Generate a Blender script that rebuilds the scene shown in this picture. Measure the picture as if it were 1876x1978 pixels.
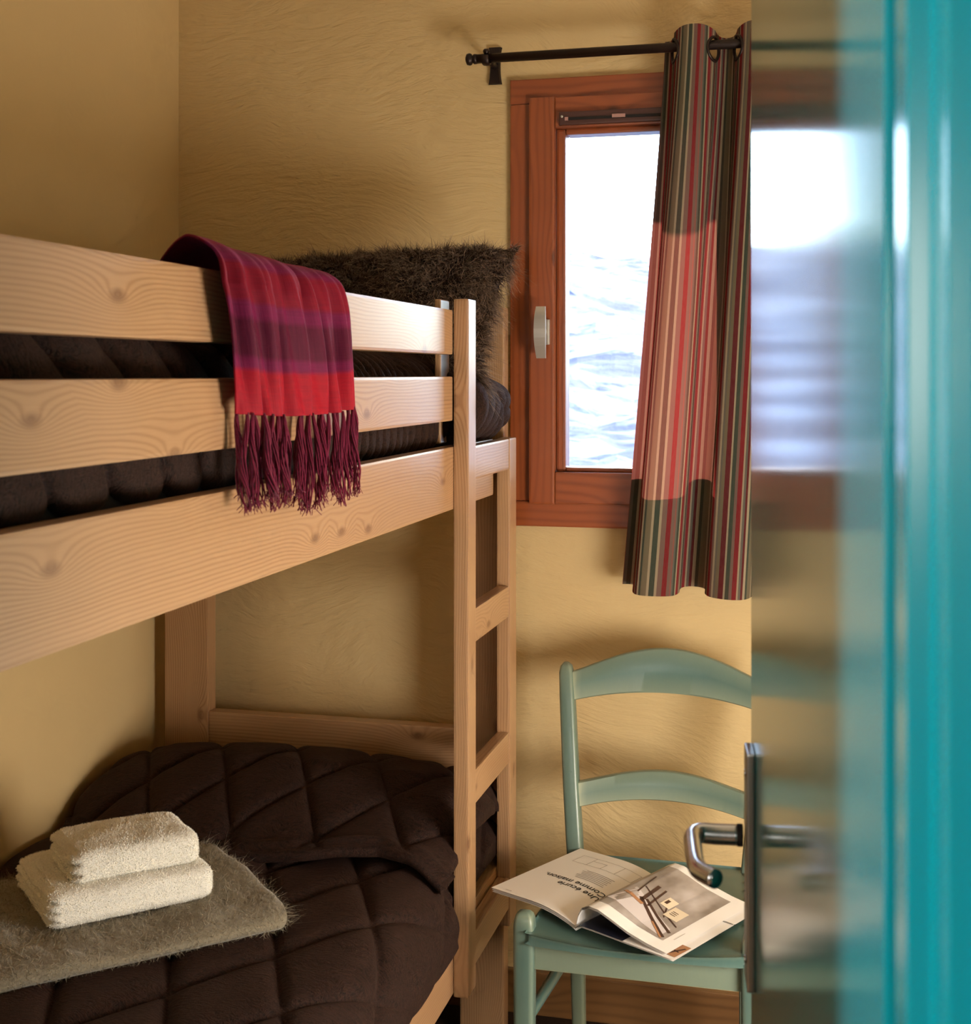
import bpy, bmesh, math, random
import numpy as np
from mathutils import Vector, Matrix

for o in list(bpy.data.objects):
    bpy.data.objects.remove(o, do_unlink=True)
SC = bpy.context.scene
COL = SC.collection
rng = np.random.default_rng(7)
random.seed(7)

# ------------------------------------------------------------------ camera
EYE = 1.47
FPX = 2600.0                      # focal length in pixels of the 1876 px wide frame
YAW = math.atan(662.0 / FPX)
cam_d = bpy.data.cameras.new('camera')
cam = bpy.data.objects.new('camera', cam_d); COL.objects.link(cam)
cam.location = (0, 0, EYE)
cam.rotation_euler = (math.pi / 2, 0, YAW)
cam_d.sensor_fit = 'HORIZONTAL'; cam_d.sensor_width = 36.0
cam_d.lens = FPX / 1876.0 * 36.0
cam_d.shift_y = -267.0 / 1876.0
cam_d.clip_start = 0.02; cam_d.clip_end = 5000
cam_d.dof.use_dof = True; cam_d.dof.focus_distance = 2.65; cam_d.dof.aperture_fstop = 12.0
SC.camera = cam

# ------------------------------------------------------------------ render look
SC.view_settings.view_transform = 'Standard'
SC.view_settings.look = 'None'
SC.view_settings.exposure = 0.0
SC.view_settings.gamma = 1.0
SC.view_settings.use_curve_mapping = False
SC.cycles.use_denoising = True
SC.cycles.denoiser = 'OPENIMAGEDENOISE'
SC.cycles.denoising_input_passes = 'RGB_ALBEDO_NORMAL'
SC.cycles.use_adaptive_sampling = True; SC.cycles.adaptive_threshold = 0.08; SC.cycles.adaptive_min_samples = 12
SC.cycles.max_bounces = 7; SC.cycles.diffuse_bounces = 5; SC.cycles.glossy_bounces = 3
SC.cycles.transmission_bounces = 6; SC.cycles.transparent_max_bounces = 8
SC.cycles.caustics_reflective = False; SC.cycles.caustics_refractive = False
SC.cycles.sample_clamp_indirect = 6.0

# ------------------------------------------------------------------ sky, sun, lamps
world = bpy.data.worlds.new('sky'); SC.world = world; world.use_nodes = True
wn = world.node_tree.nodes; wl = world.node_tree.links
sky = wn.new('ShaderNodeTexSky'); sky.sky_type = 'NISHITA'; sky.sun_disc = False
sky.sun_elevation = math.radians(27); sky.sun_rotation = 0.0; sky.altitude = 1800
sky.air_density = 1.0; sky.dust_density = 0.7; sky.ozone_density = 1.0
wl.new(sky.outputs[0], wn['Background'].inputs[0])
wn['Background'].inputs[1].default_value = 1.25

def lamp(name, kind, loc, energy, color, **kw):
    d = bpy.data.lights.new(name, kind); d.energy = energy; d.color = color
    for k, v in kw.items(): setattr(d, k, v)
    o = bpy.data.objects.new(name, d); COL.objects.link(o); o.location = loc
    return o
sun = lamp('sun', 'SUN', (0, 20, 12), 22.0, (1.0, 0.95, 0.87), angle=math.radians(0.8))
sun.rotation_euler = Vector((0.02, -1.0, -0.5)).to_track_quat('-Z', 'Y').to_euler()
portal = lamp('window_portal', 'AREA', (-0.41, 3.075, 1.635), 1.0, (1, 1, 1), shape='RECTANGLE', size=0.36, size_y=0.78)
portal.rotation_euler = (-math.pi / 2, 0, 0); portal.data.cycles.is_portal = True
# warm bedside lamp standing behind the open door leaf, and the lamp of the corridor
bed_lamp = lamp('bedside_lamp_light', 'POINT', (0.66, 1.72, 0.74), 96.0, (1.0, 0.935, 0.85), shadow_soft_size=0.30)
hall_lamp = lamp('corridor_lamp_light', 'POINT', (-1.9, -0.124, 1.70), 190.0, (1.0, 0.97, 0.96), shadow_soft_size=0.06)
front_fill = lamp('frontal_fill_light', 'POINT', (-0.50, -1.35, 1.55), 46.0, (1.0, 0.95, 0.87), shadow_soft_size=0.30)  # added fill behind the camera, not a ceiling fixture; brightens the room frontally

# ================================================================== helpers
def link(o, parent=None):
    COL.objects.link(o)
    if parent is not None: o.parent = parent
    return o

def empty(name, loc=(0, 0, 0), rotz=0.0):
    o = bpy.data.objects.new(name, None); COL.objects.link(o)
    o.location = loc; o.rotation_euler = (0, 0, rotz); o.empty_display_size = 0.05
    return o

def tag(o, label=None, category=None, group=None, kind=None):
    if label: o['label'] = label
    if category: o['category'] = category
    if group: o['group'] = group
    if kind: o['kind'] = kind
    return o

def base(parent):
    """mesh data is written in world metres; this is the offset of the parent empty"""
    off = Vector((0, 0, 0)); p = parent
    while p is not None:
        off = off + p.location; p = p.parent
    return off

def obj_from(name, verts, faces, mat, parent=None, smooth=False, uv=None, local=False):
    me = bpy.data.meshes.new(name)
    v = np.asarray(verts, dtype=np.float64).reshape(-1, 3)
    if parent is not None and not local:
        v = v - np.array(base(parent))
    me.from_pydata(v.tolist(), [], faces if isinstance(faces, list) else faces.tolist())
    if uv is not None:
        lay = me.uv_layers.new(name='UVMap')
        li = np.empty(len(me.loops), dtype=np.int32); me.loops.foreach_get('vertex_index', li)
        lay.data.foreach_set('uv', np.asarray(uv, dtype=np.float32)[li].ravel())
    if smooth:
        me.polygons.foreach_set('use_smooth', [True] * len(me.polygons))
    me.materials.append(mat); me.update()
    return link(bpy.data.objects.new(name, me), parent)

def bm_obj(name, bm, mat, parent=None, smooth=False, local=False):
    me = bpy.data.meshes.new(name)
    if parent is not None and not local:
        bmesh.ops.translate(bm, verts=bm.verts, vec=-base(parent))
    bm.to_mesh(me); bm.free()
    if smooth: me.polygons.foreach_set('use_smooth', [True] * len(me.polygons))
    me.materials.append(mat)
    return link(bpy.data.objects.new(name, me), parent)

def bm_box(x0, x1, y0, y1, z0, z1, bevel=0.0, seg=2):
    bm = bmesh.new()
    bmesh.ops.create_cube(bm, size=1.0)
    bmesh.ops.scale(bm, verts=bm.verts, vec=(x1 - x0, y1 - y0, z1 - z0))
    bmesh.ops.translate(bm, verts=bm.verts, vec=((x0 + x1) / 2, (y0 + y1) / 2, (z0 + z1) / 2))
    if bevel > 0:
        bmesh.ops.bevel(bm, geom=list(bm.edges), offset=bevel, segments=seg, profile=0.7, affect='EDGES')
    return bm

def box(name, x0, x1, y0, y1, z0, z1, mat, parent=None, bevel=0.0, seg=2, local=False):
    return bm_obj(name, bm_box(x0, x1, y0, y1, z0, z1, bevel, seg), mat, parent, local=local)

def grid_faces(nu, nv, mask=None, wrap_v=False):
    u, v = np.meshgrid(np.arange(nu - 1), np.arange(nv if wrap_v else nv - 1), indexing='ij')
    u = u.ravel(); v = v.ravel(); v2 = (v + 1) % nv
    f = np.stack([u * nv + v, (u + 1) * nv + v, (u + 1) * nv + v2, u * nv + v2], 1)
    if mask is not None: f = f[mask.ravel()]
    return f

def surf(name, P, mat, parent=None, uv=None, mask=None, flip=False, wrap_v=False):
    nu, nv = P.shape[:2]
    f = grid_faces(nu, nv, mask, wrap_v)
    if flip: f = f[:, ::-1]
    if uv is None:
        uu, vv = np.meshgrid(np.linspace(0, 1, nu), np.linspace(0, 1, nv), indexing='ij')
        uv = np.stack([uu, vv], -1)
    return obj_from(name, P.reshape(-1, 3), f, mat, parent, True, uv.reshape(-1, 2))

def tube_geo(path, rad, sides=8, cap=True):
    P = np.asarray(path, float); n = len(P)
    R = np.full(n, rad) if np.isscalar(rad) else np.asarray(rad, float)
    T = np.gradient(P, axis=0); T /= np.linalg.norm(T, axis=1)[:, None] + 1e-12
    ref = np.array([0, 0, 1.0]) if abs(T[0][2]) < 0.9 else np.array([1.0, 0, 0])
    N = np.cross(T[0], ref); N /= np.linalg.norm(N)
    vs = []; a = np.linspace(0, 2 * math.pi, sides, endpoint=False)
    for i in range(n):
        N = N - T[i] * np.dot(N, T[i]); N /= np.linalg.norm(N); B = np.cross(T[i], N)
        vs.append(P[i] + R[i] * (np.cos(a)[:, None] * N + np.sin(a)[:, None] * B))
    V = np.concatenate(vs)
    F = grid_faces(n, sides, None, True).tolist()
    if cap:
        F.append(list(range(sides))); F.append(list(range((n - 1) * sides, n * sides))[::-1])
    return V, F

def tube(name, path, rad, mat, parent=None, sides=12, local=False):
    V, F = tube_geo(path, rad, sides)
    return obj_from(name, V, F, mat, parent, True, local=local)

def bez(pts, n=24):
    """smooth curve through the points (Catmull-Rom)"""
    P = [np.array(p, float) for p in pts]; P = [2 * P[0] - P[1]] + P + [2 * P[-1] - P[-2]]
    out = []; m = len(P) - 3
    for k in range(n):
        t = k / (n - 1) * m; i = min(int(t), m - 1); t -= i
        a, b, c, d = P[i:i + 4]
        out.append(0.5 * ((2 * b) + (c - a) * t + (2 * a - 5 * b + 4 * c - d) * t * t + (3 * b - a - 3 * c + d) * t ** 3))
    return np.array(out)

def sstep(a, b, x):
    t = np.clip((np.asarray(x, float) - a) / (b - a), 0, 1); return t * t * (3 - 2 * t)

_perm = rng.random((64, 64, 8))
def vnoise(x, y, layer=0):
    """tileable smooth value noise in 0..1"""
    x = np.asarray(x, float); y = np.asarray(y, float); g = _perm[:, :, layer]
    xi = np.floor(x).astype(int); yi = np.floor(y).astype(int); fx = x - xi; fy = y - yi
    fx = fx * fx * (3 - 2 * fx); fy = fy * fy * (3 - 2 * fy)
    a = g[xi % 64, yi % 64]; b = g[(xi + 1) % 64, yi % 64]; c = g[xi % 64, (yi + 1) % 64]; d = g[(xi + 1) % 64, (yi + 1) % 64]
    return (a * (1 - fx) + b * fx) * (1 - fy) + (c * (1 - fx) + d * fx) * fy
def fbm(x, y, layer=0, octv=4):
    s = 0; a = 0.5
    for k in range(octv):
        s = s + a * (vnoise(x * 2 ** k + 3.7 * k, y * 2 ** k + 1.3 * k, (layer + k) % 8) - 0.5); a *= 0.5
    return s

def surf_normals(P):
    du = np.gradient(P, axis=0); dv = np.gradient(P, axis=1)
    n = np.cross(du, dv); return n / (np.linalg.norm(n, axis=-1, keepdims=True) + 1e-12)

def strands(name, roots, dirs, lens, width, mat, parent, bend=None, seg=3):
    """many tapering fibres in one mesh; uv.y runs from root (0) to tip (1)"""
    n = len(roots); side = np.cross(dirs, rng.normal(size=(n, 3))); side /= np.linalg.norm(side, axis=1)[:, None] + 1e-9
    bend = np.zeros((n, 3)) if bend is None else bend
    rows = []; uvs = []; ur = rng.random(n)
    for k in range(seg + 1):
        t = k / seg; c = roots + dirs * (lens * t)[:, None] + bend * (lens * t * t)[:, None]
        w = width * (1 - 0.85 * t)
        rows += [c - side * w, c + side * w]
        uvs += [np.stack([ur, np.full(n, t)], 1)] * 2
    V = np.stack(rows, 1).reshape(-1, 3); UV = np.stack(uvs, 1).reshape(-1, 2)
    m = 2 * (seg + 1); b = np.arange(n) * m
    F = np.concatenate([np.stack([b + 2 * k, b + 2 * k + 1, b + 2 * k + 3, b + 2 * k + 2], 1) for k in range(seg)])
    return tag(obj_from(name, V, F, mat, parent, True, UV), kind='stuff')

def scatter(P, n, nrm=None):
    """random points on a grid surface, area weighted, with normals"""
    N = surf_normals(P) if nrm is None else nrm
    du = P[1:, :-1] - P[:-1, :-1]; dv = P[:-1, 1:] - P[:-1, :-1]
    A = np.linalg.norm(np.cross(du, dv), axis=-1).ravel(); A /= A.sum()
    idx = rng.choice(len(A), n, p=A); i, j = np.unravel_index(idx, du.shape[:2])
    a = rng.random(n)[:, None]; b = rng.random(n)[:, None]
    pos = P[i, j] * (1 - a) * (1 - b) + P[i + 1, j] * a * (1 - b) + P[i, j + 1] * (1 - a) * b + P[i + 1, j + 1] * a * b
    return pos, N[i, j]

# ------------------------------------------------------------------ materials
def srgb(r, g, b):
    f = lambda c: (c / 255 / 12.92) if c <= 10.31 else ((c / 255 + 0.055) / 1.055) ** 2.4
    return (f(r), f(g), f(b), 1.0)

class M:
    def __init__(s, name):
        s.mat = bpy.data.materials.new(name); s.mat.use_nodes = True
        s.nt = s.mat.node_tree; s.n = s.nt.nodes; s.l = s.nt.links
        s.b = s.n['Principled BSDF']; s.out = s.n['Material Output']
    def node(s, t, **kw):
        nd = s.n.new(t)
        for k, v in kw.items(): setattr(nd, k, v)
        return nd
    def put(s, sock, v):
        if isinstance(v, bpy.types.NodeSocket): s.l.new(v, sock)
        else: sock.default_value = v
    def set(s, **kw):
        for k, v in kw.items(): s.put(s.b.inputs[k.replace('_', ' ')], v)
        return s
    def coord(s, kind='Object'):
        return s.node('ShaderNodeTexCoord').outputs[kind]
    def mapping(s, vec, scale=(1, 1, 1), rot=(0, 0, 0), loc=(0, 0, 0)):
        m = s.node('ShaderNodeMapping'); s.l.new(vec, m.inputs[0])
        m.inputs['Scale'].default_value = scale; m.inputs['Rotation'].default_value = rot; m.inputs['Location'].default_value = loc
        return m.outputs[0]
    def noise(s, vec, scale=5, detail=3, rough=0.5, dist=0.0, out='Fac'):
        t = s.node('ShaderNodeTexNoise'); s.l.new(vec, t.inputs['Vector'])
        t.inputs['Scale'].default_value = scale; t.inputs['Detail'].default_value = detail
        t.inputs['Roughness'].default_value = rough; t.inputs['Distortion'].default_value = dist
        return t.outputs[out]
    def voro(s, vec, scale=5, out='Distance', rand=1.0, dim='3D'):
        t = s.node('ShaderNodeTexVoronoi', voronoi_dimensions=dim); s.l.new(vec, t.inputs['Vector']); t.inputs['Scale'].default_value = scale
        t.inputs['Randomness'].default_value = rand
        return t.outputs[out]
    def ramp(s, fac, stops, interp='LINEAR'):
        r = s.node('ShaderNodeValToRGB'); s.l.new(fac, r.inputs[0]); e = r.color_ramp.elements
        r.color_ramp.interpolation = interp
        while len(e) < len(stops): e.new(0.5)
        for k, (p, c) in enumerate(stops): e[k].position = p
        for k, (p, c) in enumerate(stops): e[k].color = c if len(c) == 4 else (*c, 1)
        return r.outputs[0]
    def math(s, op, a, b=0.0, c=0.0, clamp=False):
        m = s.node('ShaderNodeMath', operation=op, use_clamp=clamp)
        for k, v in enumerate((a, b, c)): s.put(m.inputs[k], v)
        return m.outputs[0]
    def mix(s, fac, a, b, mode='MIX'):
        m = s.node('ShaderNodeMix', data_type='RGBA', blend_type=mode)
        s.put(m.inputs[0], fac); s.put(m.inputs[6], a); s.put(m.inputs[7], b)
        return m.outputs[2]
    def sep(s, vec):
        t = s.node('ShaderNodeSeparateXYZ'); s.l.new(vec, t.inputs[0]); return t.outputs
    def comb(s, x, y, z):
        t = s.node('ShaderNodeCombineXYZ')
        for k, v in enumerate((x, y, z)): s.put(t.inputs[k], v)
        return t.outputs[0]
    def bump(s, h, strength=0.3, dist=0.01, normal=None):
        b = s.node('ShaderNodeBump'); b.inputs['Strength'].default_value = strength; b.inputs['Distance'].default_value = dist
        s.l.new(h, b.inputs['Height'])
        if normal is not None: s.l.new(normal, b.inputs['Normal'])
        s.l.new(b.outputs[0], s.b.inputs['Normal']); return b.outputs[0]

def mat_plain(name, col, rough=0.5, metal=0.0, spec=0.5, **kw):
    m = M(name); m.set(Base_Color=col, Roughness=rough, Metallic=metal, Specular_IOR_Level=spec, **kw); return m.mat

def mat_plaster(name, col, strength=0.5, simple=False):
    m = M(name); p = m.coord()
    if simple:
        m.bump(m.noise(p, 8, 3, 0.6, 0.6), strength, 0.006)
        m.set(Base_Color=m.mix(m.noise(p, 2.2, 2), col, tuple(x * 0.88 for x in col[:3]) + (1,)), Roughness=0.85, Specular_IOR_Level=0.25); return m.mat
    warp = m.noise(p, 1.6, 2, 0.5, 0, 'Color')
    wv = m.node('ShaderNodeVectorMath', operation='MULTIPLY_ADD'); m.l.new(warp, wv.inputs[0])
    wv.inputs[1].default_value = (0.45, 0.45, 0.45); m.l.new(p, wv.inputs[2])
    tro = m.noise(m.mapping(wv.outputs[0], (14, 14, 62), (0.3, 0.62, 0.4)), 1.0, 3, 0.6, 0.3)     # trowel strokes
    lump = m.noise(p, 7, 3, 0.6); fine = m.noise(p, 140, 1, 0.5)
    patch = m.ramp(m.noise(p, 1.1, 2), [(0.35, (0.45,) * 3), (0.65, (1,) * 3)])
    h = m.math('ADD', m.math('MULTIPLY', m.math('MULTIPLY', tro, patch), 1.0), m.math('ADD', m.math('MULTIPLY', lump, 0.9), m.math('MULTIPLY', fine, 0.07)))
    m.bump(h, strength, 0.008)
    c = m.mix(m.math('MULTIPLY', m.noise(p, 2.2, 2, 0.6), 0.5), col, tuple(x * 0.86 for x in col[:3]) + (1,))
    m.set(Base_Color=c, Roughness=0.85, Specular_IOR_Level=0.25); return m.mat

def mat_wood(name, axis, light, dark, knot, freq=540, rough=0.42, coat=0.55, knots=True, ringamt=0.75, off=0.0):
    """pine: growth rings along one axis, bent round sparse knots"""
    m = M(name); p = m.coord(); x, y, z = m.sep(p)
    rnd = m.node('ShaderNodeObjectInfo').outputs['Random']
    if axis == 'X': g, a, b = x, y, z
    elif axis == 'Y': g, a, b = y, z, x
    else: g, a, b = z, x, y
    g = m.math('ADD', g, m.math('MULTIPLY', rnd, 7.3 + off)); a = m.math('ADD', a, m.math('MULTIPLY', rnd, 3.1))
    ab = m.math('ADD', a, m.math('MULTIPLY', b, 0.8))
    flow = m.comb(m.math('MULTIPLY', g, 1.1), m.math('MULTIPLY', ab, 5.0), 0.0)
    bend = m.math('MULTIPLY', m.math('SUBTRACT', m.noise(flow, 1.6, 3, 0.55), 0.5), 0.022)
    kv = m.comb(m.math('MULTIPLY', g, 2.9), m.math('MULTIPLY', ab, 6.5), 0.0)
    kd = m.voro(kv, 1.0, dim='2D')
    near = m.math('POWER', 2.718, m.math('MULTIPLY', kd, -8.0))
    ph = m.math('ADD', ab, bend)
    if knots: ph = m.math('ADD', ph, m.math('MULTIPLY', near, 0.040))
    r = m.math('SINE', m.math('MULTIPLY', ph, freq * 2.0))
    r = m.math('POWER', m.math('MULTIPLY_ADD', r, 0.5, 0.5), 2.2)
    wide = m.noise(m.comb(m.math('MULTIPLY', g, 0.7), m.math('MULTIPLY', ph, 26.0), 0.0), 1.0, 2)
    fibre = m.noise(m.comb(m.math('MULTIPLY', g, 14.0), m.math('MULTIPLY', ab, 900.0), b), 1.0, 2)
    ringm = m.math('MULTIPLY', m.math('MULTIPLY', r, ringamt), m.math('MULTIPLY_ADD', wide, 1.2, 0.05, clamp=True))
    c = m.mix(ringm, light, dark)
    c = m.mix(m.math('MULTIPLY', fibre, 0.25), c, dark)
    broad = m.noise(m.comb(m.math('MULTIPLY', g, 1.7), m.math('MULTIPLY', ab, 4.0), rnd), 1.0, 3)
    c = m.mix(m.math('MULTIPLY', broad, 0.35), c, tuple(q * 0.8 for q in dark[:3]) + (1,))
    if knots:
        kr = m.ramp(kd, [(0.02, (1,) * 3), (0.065, (0.0,) * 3)])
        c = m.mix(m.math('MULTIPLY', kr, 0.6), c, knot)
    m.bump(m.math('ADD', m.math('MULTIPLY', r, 0.6), fibre), 0.10, 0.0012)
    m.set(Base_Color=c, Roughness=m.math('MULTIPLY_ADD', fibre, 0.14, rough - 0.05), Coat_Weight=coat, Coat_Roughness=0.28)
    return m.mat

PINE_L, PINE_D, PINE_K = srgb(188, 150, 112), srgb(140, 96, 60), srgb(96, 54, 30)
PINE = {a: mat_wood('pine_' + a, a, PINE_L, PINE_D, PINE_K) for a in 'XYZ'}
WINW = {a: mat_wood('window_wood_' + a, a, srgb(160, 84, 44), srgb(108, 52, 27), srgb(56, 24, 14), 200, 0.34, 0.35) for a in 'XZ'}
SKIRT = mat_wood('skirting_wood', 'X', srgb(124, 88, 52), srgb(86, 56, 30), srgb(48, 28, 16), 160, 0.4, 0.2)
WALL = mat_plaster('cream_plaster', srgb(206, 180, 132), 0.5, True)
WALL_B = mat_plaster('cream_plaster_rough', srgb(206, 180, 132), 0.75)
CEIL = mat_plaster('white_ceiling', srgb(238, 230, 214), 0.2, True)
HALL = mat_plain('corridor_paint', srgb(98, 86, 72), 0.8)

def mat_floor():
    m = M('dark_carpet'); p = m.coord()
    n = m.noise(p, 220, 3, 0.7)
    m.set(Base_Color=m.mix(n, srgb(30, 22, 18), srgb(58, 44, 34)), Roughness=0.95, Specular_IOR_Level=0.1)
    m.bump(n, 0.6, 0.004); return m.mat
def mat_hallfloor():
    m = M('corridor_boards'); p = m.coord()
    n = m.noise(m.mapping(p, (2, 30, 1)), 3, 4, 0.6)
    m.set(Base_Color=m.mix(n, srgb(150, 112, 74), srgb(118, 82, 50)), Roughness=0.5); return m.mat
FLOOR = mat_floor(); HFLOOR = mat_hallfloor()

def mat_teal(name, rough):
    m = M(name); p = m.coord()
    n = m.noise(m.mapping(p, (60, 60, 1.2)), 4, 4, 0.6)
    m.set(Base_Color=m.mix(m.math('MULTIPLY', n, 0.3), srgb(0, 138, 150), srgb(0, 125, 138)), Roughness=m.math('MULTIPLY_ADD', n, 0.06, rough), Specular_IOR_Level=0.5)
    m.bump(n, 0.03, 0.001); return m.mat
TEAL = mat_teal('teal_gloss_paint', 0.10)
TEAL_F = mat_teal('teal_frame_paint', 0.16)

def mat_green():
    m = M('sage_green_paint'); p = m.coord()
    n = m.noise(p, 9, 4, 0.6); f = m.noise(m.mapping(p, (90, 90, 14)), 3, 3, 0.6)
    c = m.mix(m.math('MULTIPLY', n, 0.6), srgb(80, 109, 103), srgb(64, 91, 87))
    c = m.mix(m.math('MULTIPLY', f, 0.3), c, srgb(98, 122, 114))
    geo = m.node('ShaderNodeNewGeometry').outputs['Pointiness']
    edge = m.ramp(geo, [(0.52, (0, 0, 0)), (0.60, (1, 1, 1))])
    c = m.mix(m.math('MULTIPLY', edge, 0.5), c, srgb(196, 196, 160))
    m.set(Base_Color=c, Roughness=0.36, Coat_Weight=0.25, Coat_Roughness=0.25); m.bump(f, 0.08, 0.001); return m.mat
GREEN = mat_green()

def mat_quilt():
    m = M('brown_velvet_quilt'); p = m.coord()
    w0 = m.noise(p, 9, 2, 0.5, 0, 'Color'); wv = m.node('ShaderNodeVectorMath', operation='MULTIPLY_ADD'); m.l.new(w0, wv.inputs[0])
    wv.inputs[1].default_value = (0.10, 0.10, 0.10); m.l.new(p, wv.inputs[2])
    crush = m.ramp(m.noise(m.mapping(wv.outputs[0], (70, 260, 120), (0, 0, 0.5)), 1, 3, 0.7), [(0.36, (0,) * 3), (0.66, (1,) * 3)])
    fib = m.ramp(m.noise(m.mapping(wv.outputs[0], (700, 180, 500), (0, 0, -0.6)), 1, 2), [(0.4, (0,) * 3), (0.7, (1,) * 3)])
    c = m.mix(crush, srgb(13, 6, 5), srgb(46, 25, 18))
    c = m.mix(m.math('MULTIPLY', fib, 0.4), c, srgb(70, 48, 40))
    m.set(Base_Color=c, Roughness=0.78, Specular_IOR_Level=0.2, Sheen_Weight=0.06, Sheen_Roughness=0.4, Sheen_Tint=srgb(190, 140, 120))
    m.bump(m.math('ADD', crush, m.math('MULTIPLY', fib, 0.5)), 0.5, 0.003); return m.mat
QUILT = mat_quilt()

def mat_strand(name, stops, rough=0.6, sheen=0.0):
    m = M(name); u = m.sep(m.coord('UV'))
    c = m.ramp(u[1], stops)
    c = m.mix(m.math('MULTIPLY', u[0], 0.4), c, stops[0][1] if len(stops[0][1]) == 4 else (*stops[0][1], 1))
    m.set(Base_Color=c, Roughness=rough, Specular_IOR_Level=0.3, Sheen_Weight=sheen); return m.mat
FUR = mat_strand('brown_fur', [(0, srgb(26, 17, 13)), (0.5, srgb(92, 70, 58)), (1, srgb(186, 160, 140))], 0.5)
FURBASE = mat_plain('fur_backing', srgb(30, 20, 16), 0.9, spec=0.1)
MOHAIR_S = mat_strand('grey_mohair_fibre', [(0, srgb(120, 110, 92)), (1, srgb(190, 180, 160))], 0.7)

def mat_fuzzy(name, a, b, scale=120, bump=0.6, dist=0.004):
    m = M(name); p = m.coord()
    n = m.noise(p, scale, 4, 0.7); w = m.noise(p, 7, 3, 0.6)
    m.set(Base_Color=m.mix(m.math('ADD', m.math('MULTIPLY', n, 0.6), m.math('MULTIPLY', w, 0.4)), a, b), Roughness=0.95, Specular_IOR_Level=0.1, Sheen_Weight=0.3, Sheen_Roughness=0.5)
    m.bump(n, bump, dist); return m.mat
MOHAIR = mat_fuzzy('grey_mohair', srgb(104, 96, 80), srgb(158, 148, 128))
TERRY = mat_fuzzy('white_terry', srgb(240, 238, 228), srgb(253, 252, 247), 420, 0.7, 0.003)
TERRY_S = mat_strand('white_terry_loop', [(0, srgb(244, 242, 234)), (1, srgb(254, 253, 249))], 0.9)

def mat_throw():
    m = M('crimson_woven_throw'); u = m.sep(m.coord('UV'))
    R, P1, P2, B = srgb(126, 2, 28), srgb(112, 16, 70), srgb(72, 2, 38), srgb(170, 2, 22)
    D = srgb(122, 6, 34)
    w = m.math('ADD', u[1], m.math('MULTIPLY', m.math('SUBTRACT', m.noise(m.comb(m.math('MULTIPLY', u[0], 3), m.math('MULTIPLY', u[1], 3), 0.0), 1, 2), 0.5), 0.02))
    c = m.ramp(w, [(0.0, D), (0.40, R), (0.495, R), (0.51, P1), (0.555, P1), (0.57, R), (0.665, R), (0.68, P1), (0.712, P1), (0.73, P2), (0.825, P2), (0.84, P1), (0.862, P1), (0.878, B), (1.0, B)])
    weft = m.noise(m.comb(m.math('MULTIPLY', u[0], 9), m.math('MULTIPLY', u[1], 190), 0.0), 1, 2)
    warp = m.noise(m.comb(m.math('MULTIPLY', u[0], 300), m.math('MULTIPLY', u[1], 9), 0.0), 1, 2)
    c = m.mix(m.math('MULTIPLY', weft, 0.55), c, srgb(58, 2, 22))
    c = m.mix(m.math('MULTIPLY', warp, 0.12), c, srgb(190, 50, 100))
    m.set(Base_Color=c, Roughness=0.7, Specular_IOR_Level=0.2, Sheen_Weight=0.12, Sheen_Roughness=0.35, Sheen_Tint=srgb(255, 110, 180))
    m.bump(m.math('ADD', weft, warp), 0.35, 0.0012); return m.mat
THROW = mat_throw()
TASSEL = mat_fuzzy('wine_tassel_yarn', srgb(78, 8, 34), srgb(132, 24, 62), 500, 0.4, 0.001)

def mat_curtain():
    m = M('striped_curtain_cloth'); u = m.sep(m.coord('UV'))
    olive, cream, dgreen, taupe, red, dred, rose, grey = [srgb(*c) for c in ((98, 92, 72), (150, 136, 112), (40, 60, 50), (104, 84, 76), (112, 18, 28), (78, 12, 22), (128, 76, 68), (86, 86, 78))]
    seq = [(olive, 5), (cream, 2), (dgreen, 4), (cream, 2), (taupe, 4), (red, 4), (taupe, 3), (rose, 1.5), (grey, 2), (dgreen, 3), (cream, 2), (red, 5), (taupe, 3), (cream, 2), (grey, 2), (olive, 3), (dred, 4), (cream, 1.5), (dgreen, 3), (taupe, 2.5), (red, 3.5), (cream, 1.5), (grey, 2), (dred, 2), (cream, 2), (dgreen, 2.5)]
    tot = sum(w for _, w in seq); pos = 0; stops = []
    for c, w in seq: stops.append((pos / tot, c)); pos += w
    fr = m.math('FRACT', m.math('MULTIPLY_ADD', u[0], 1.0 / 0.13, 0.35))
    c = m.ramp(fr, stops, 'CONSTANT')
    yarn = m.noise(m.comb(m.math('MULTIPLY', u[0], 900), m.math('MULTIPLY', u[1], 60), 0.0), 1, 2)
    c = m.mix(m.math('MULTIPLY', yarn, 0.35), c, tuple(q * 0.5 for q in (0.3, 0.22, 0.18)) + (1,))
    d = m.node('ShaderNodeBsdfDiffuse'); t = m.node('ShaderNodeBsdfTranslucent'); mx = m.node('ShaderNodeMixShader')
    m.l.new(c, d.inputs[0])
    m.l.new(m.mix(0.5, c, srgb(186, 62, 50)), t.inputs[0]); mx.inputs[0].default_value = 0.15
    b = m.node('ShaderNodeBump'); b.inputs['Strength'].default_value = 0.25; b.inputs['Distance'].default_value = 0.001
    m.l.new(yarn, b.inputs['Height']); m.l.new(b.outputs[0], d.inputs['Normal'])
    m.l.new(d.outputs[0], mx.inputs[1]); m.l.new(t.outputs[0], mx.inputs[2]); m.l.new(mx.outputs[0], m.out.inputs[0])
    return m.mat
CURTAIN = mat_curtain()
IRON = mat_plain('dark_bronze_iron', srgb(46, 34, 30), 0.42, 0.6)
ALU = mat_plain('satin_aluminium', srgb(196, 198, 200), 0.26, 1.0)
ALU_D = mat_plain('brushed_handle_plate', srgb(150, 150, 146), 0.34, 1.0)
SILVER = mat_plain('pale_metal_handle', srgb(205, 200, 192), 0.38, 0.7)
DARK = mat_plain('dark_slot', srgb(18, 14, 14), 0.8)
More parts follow.
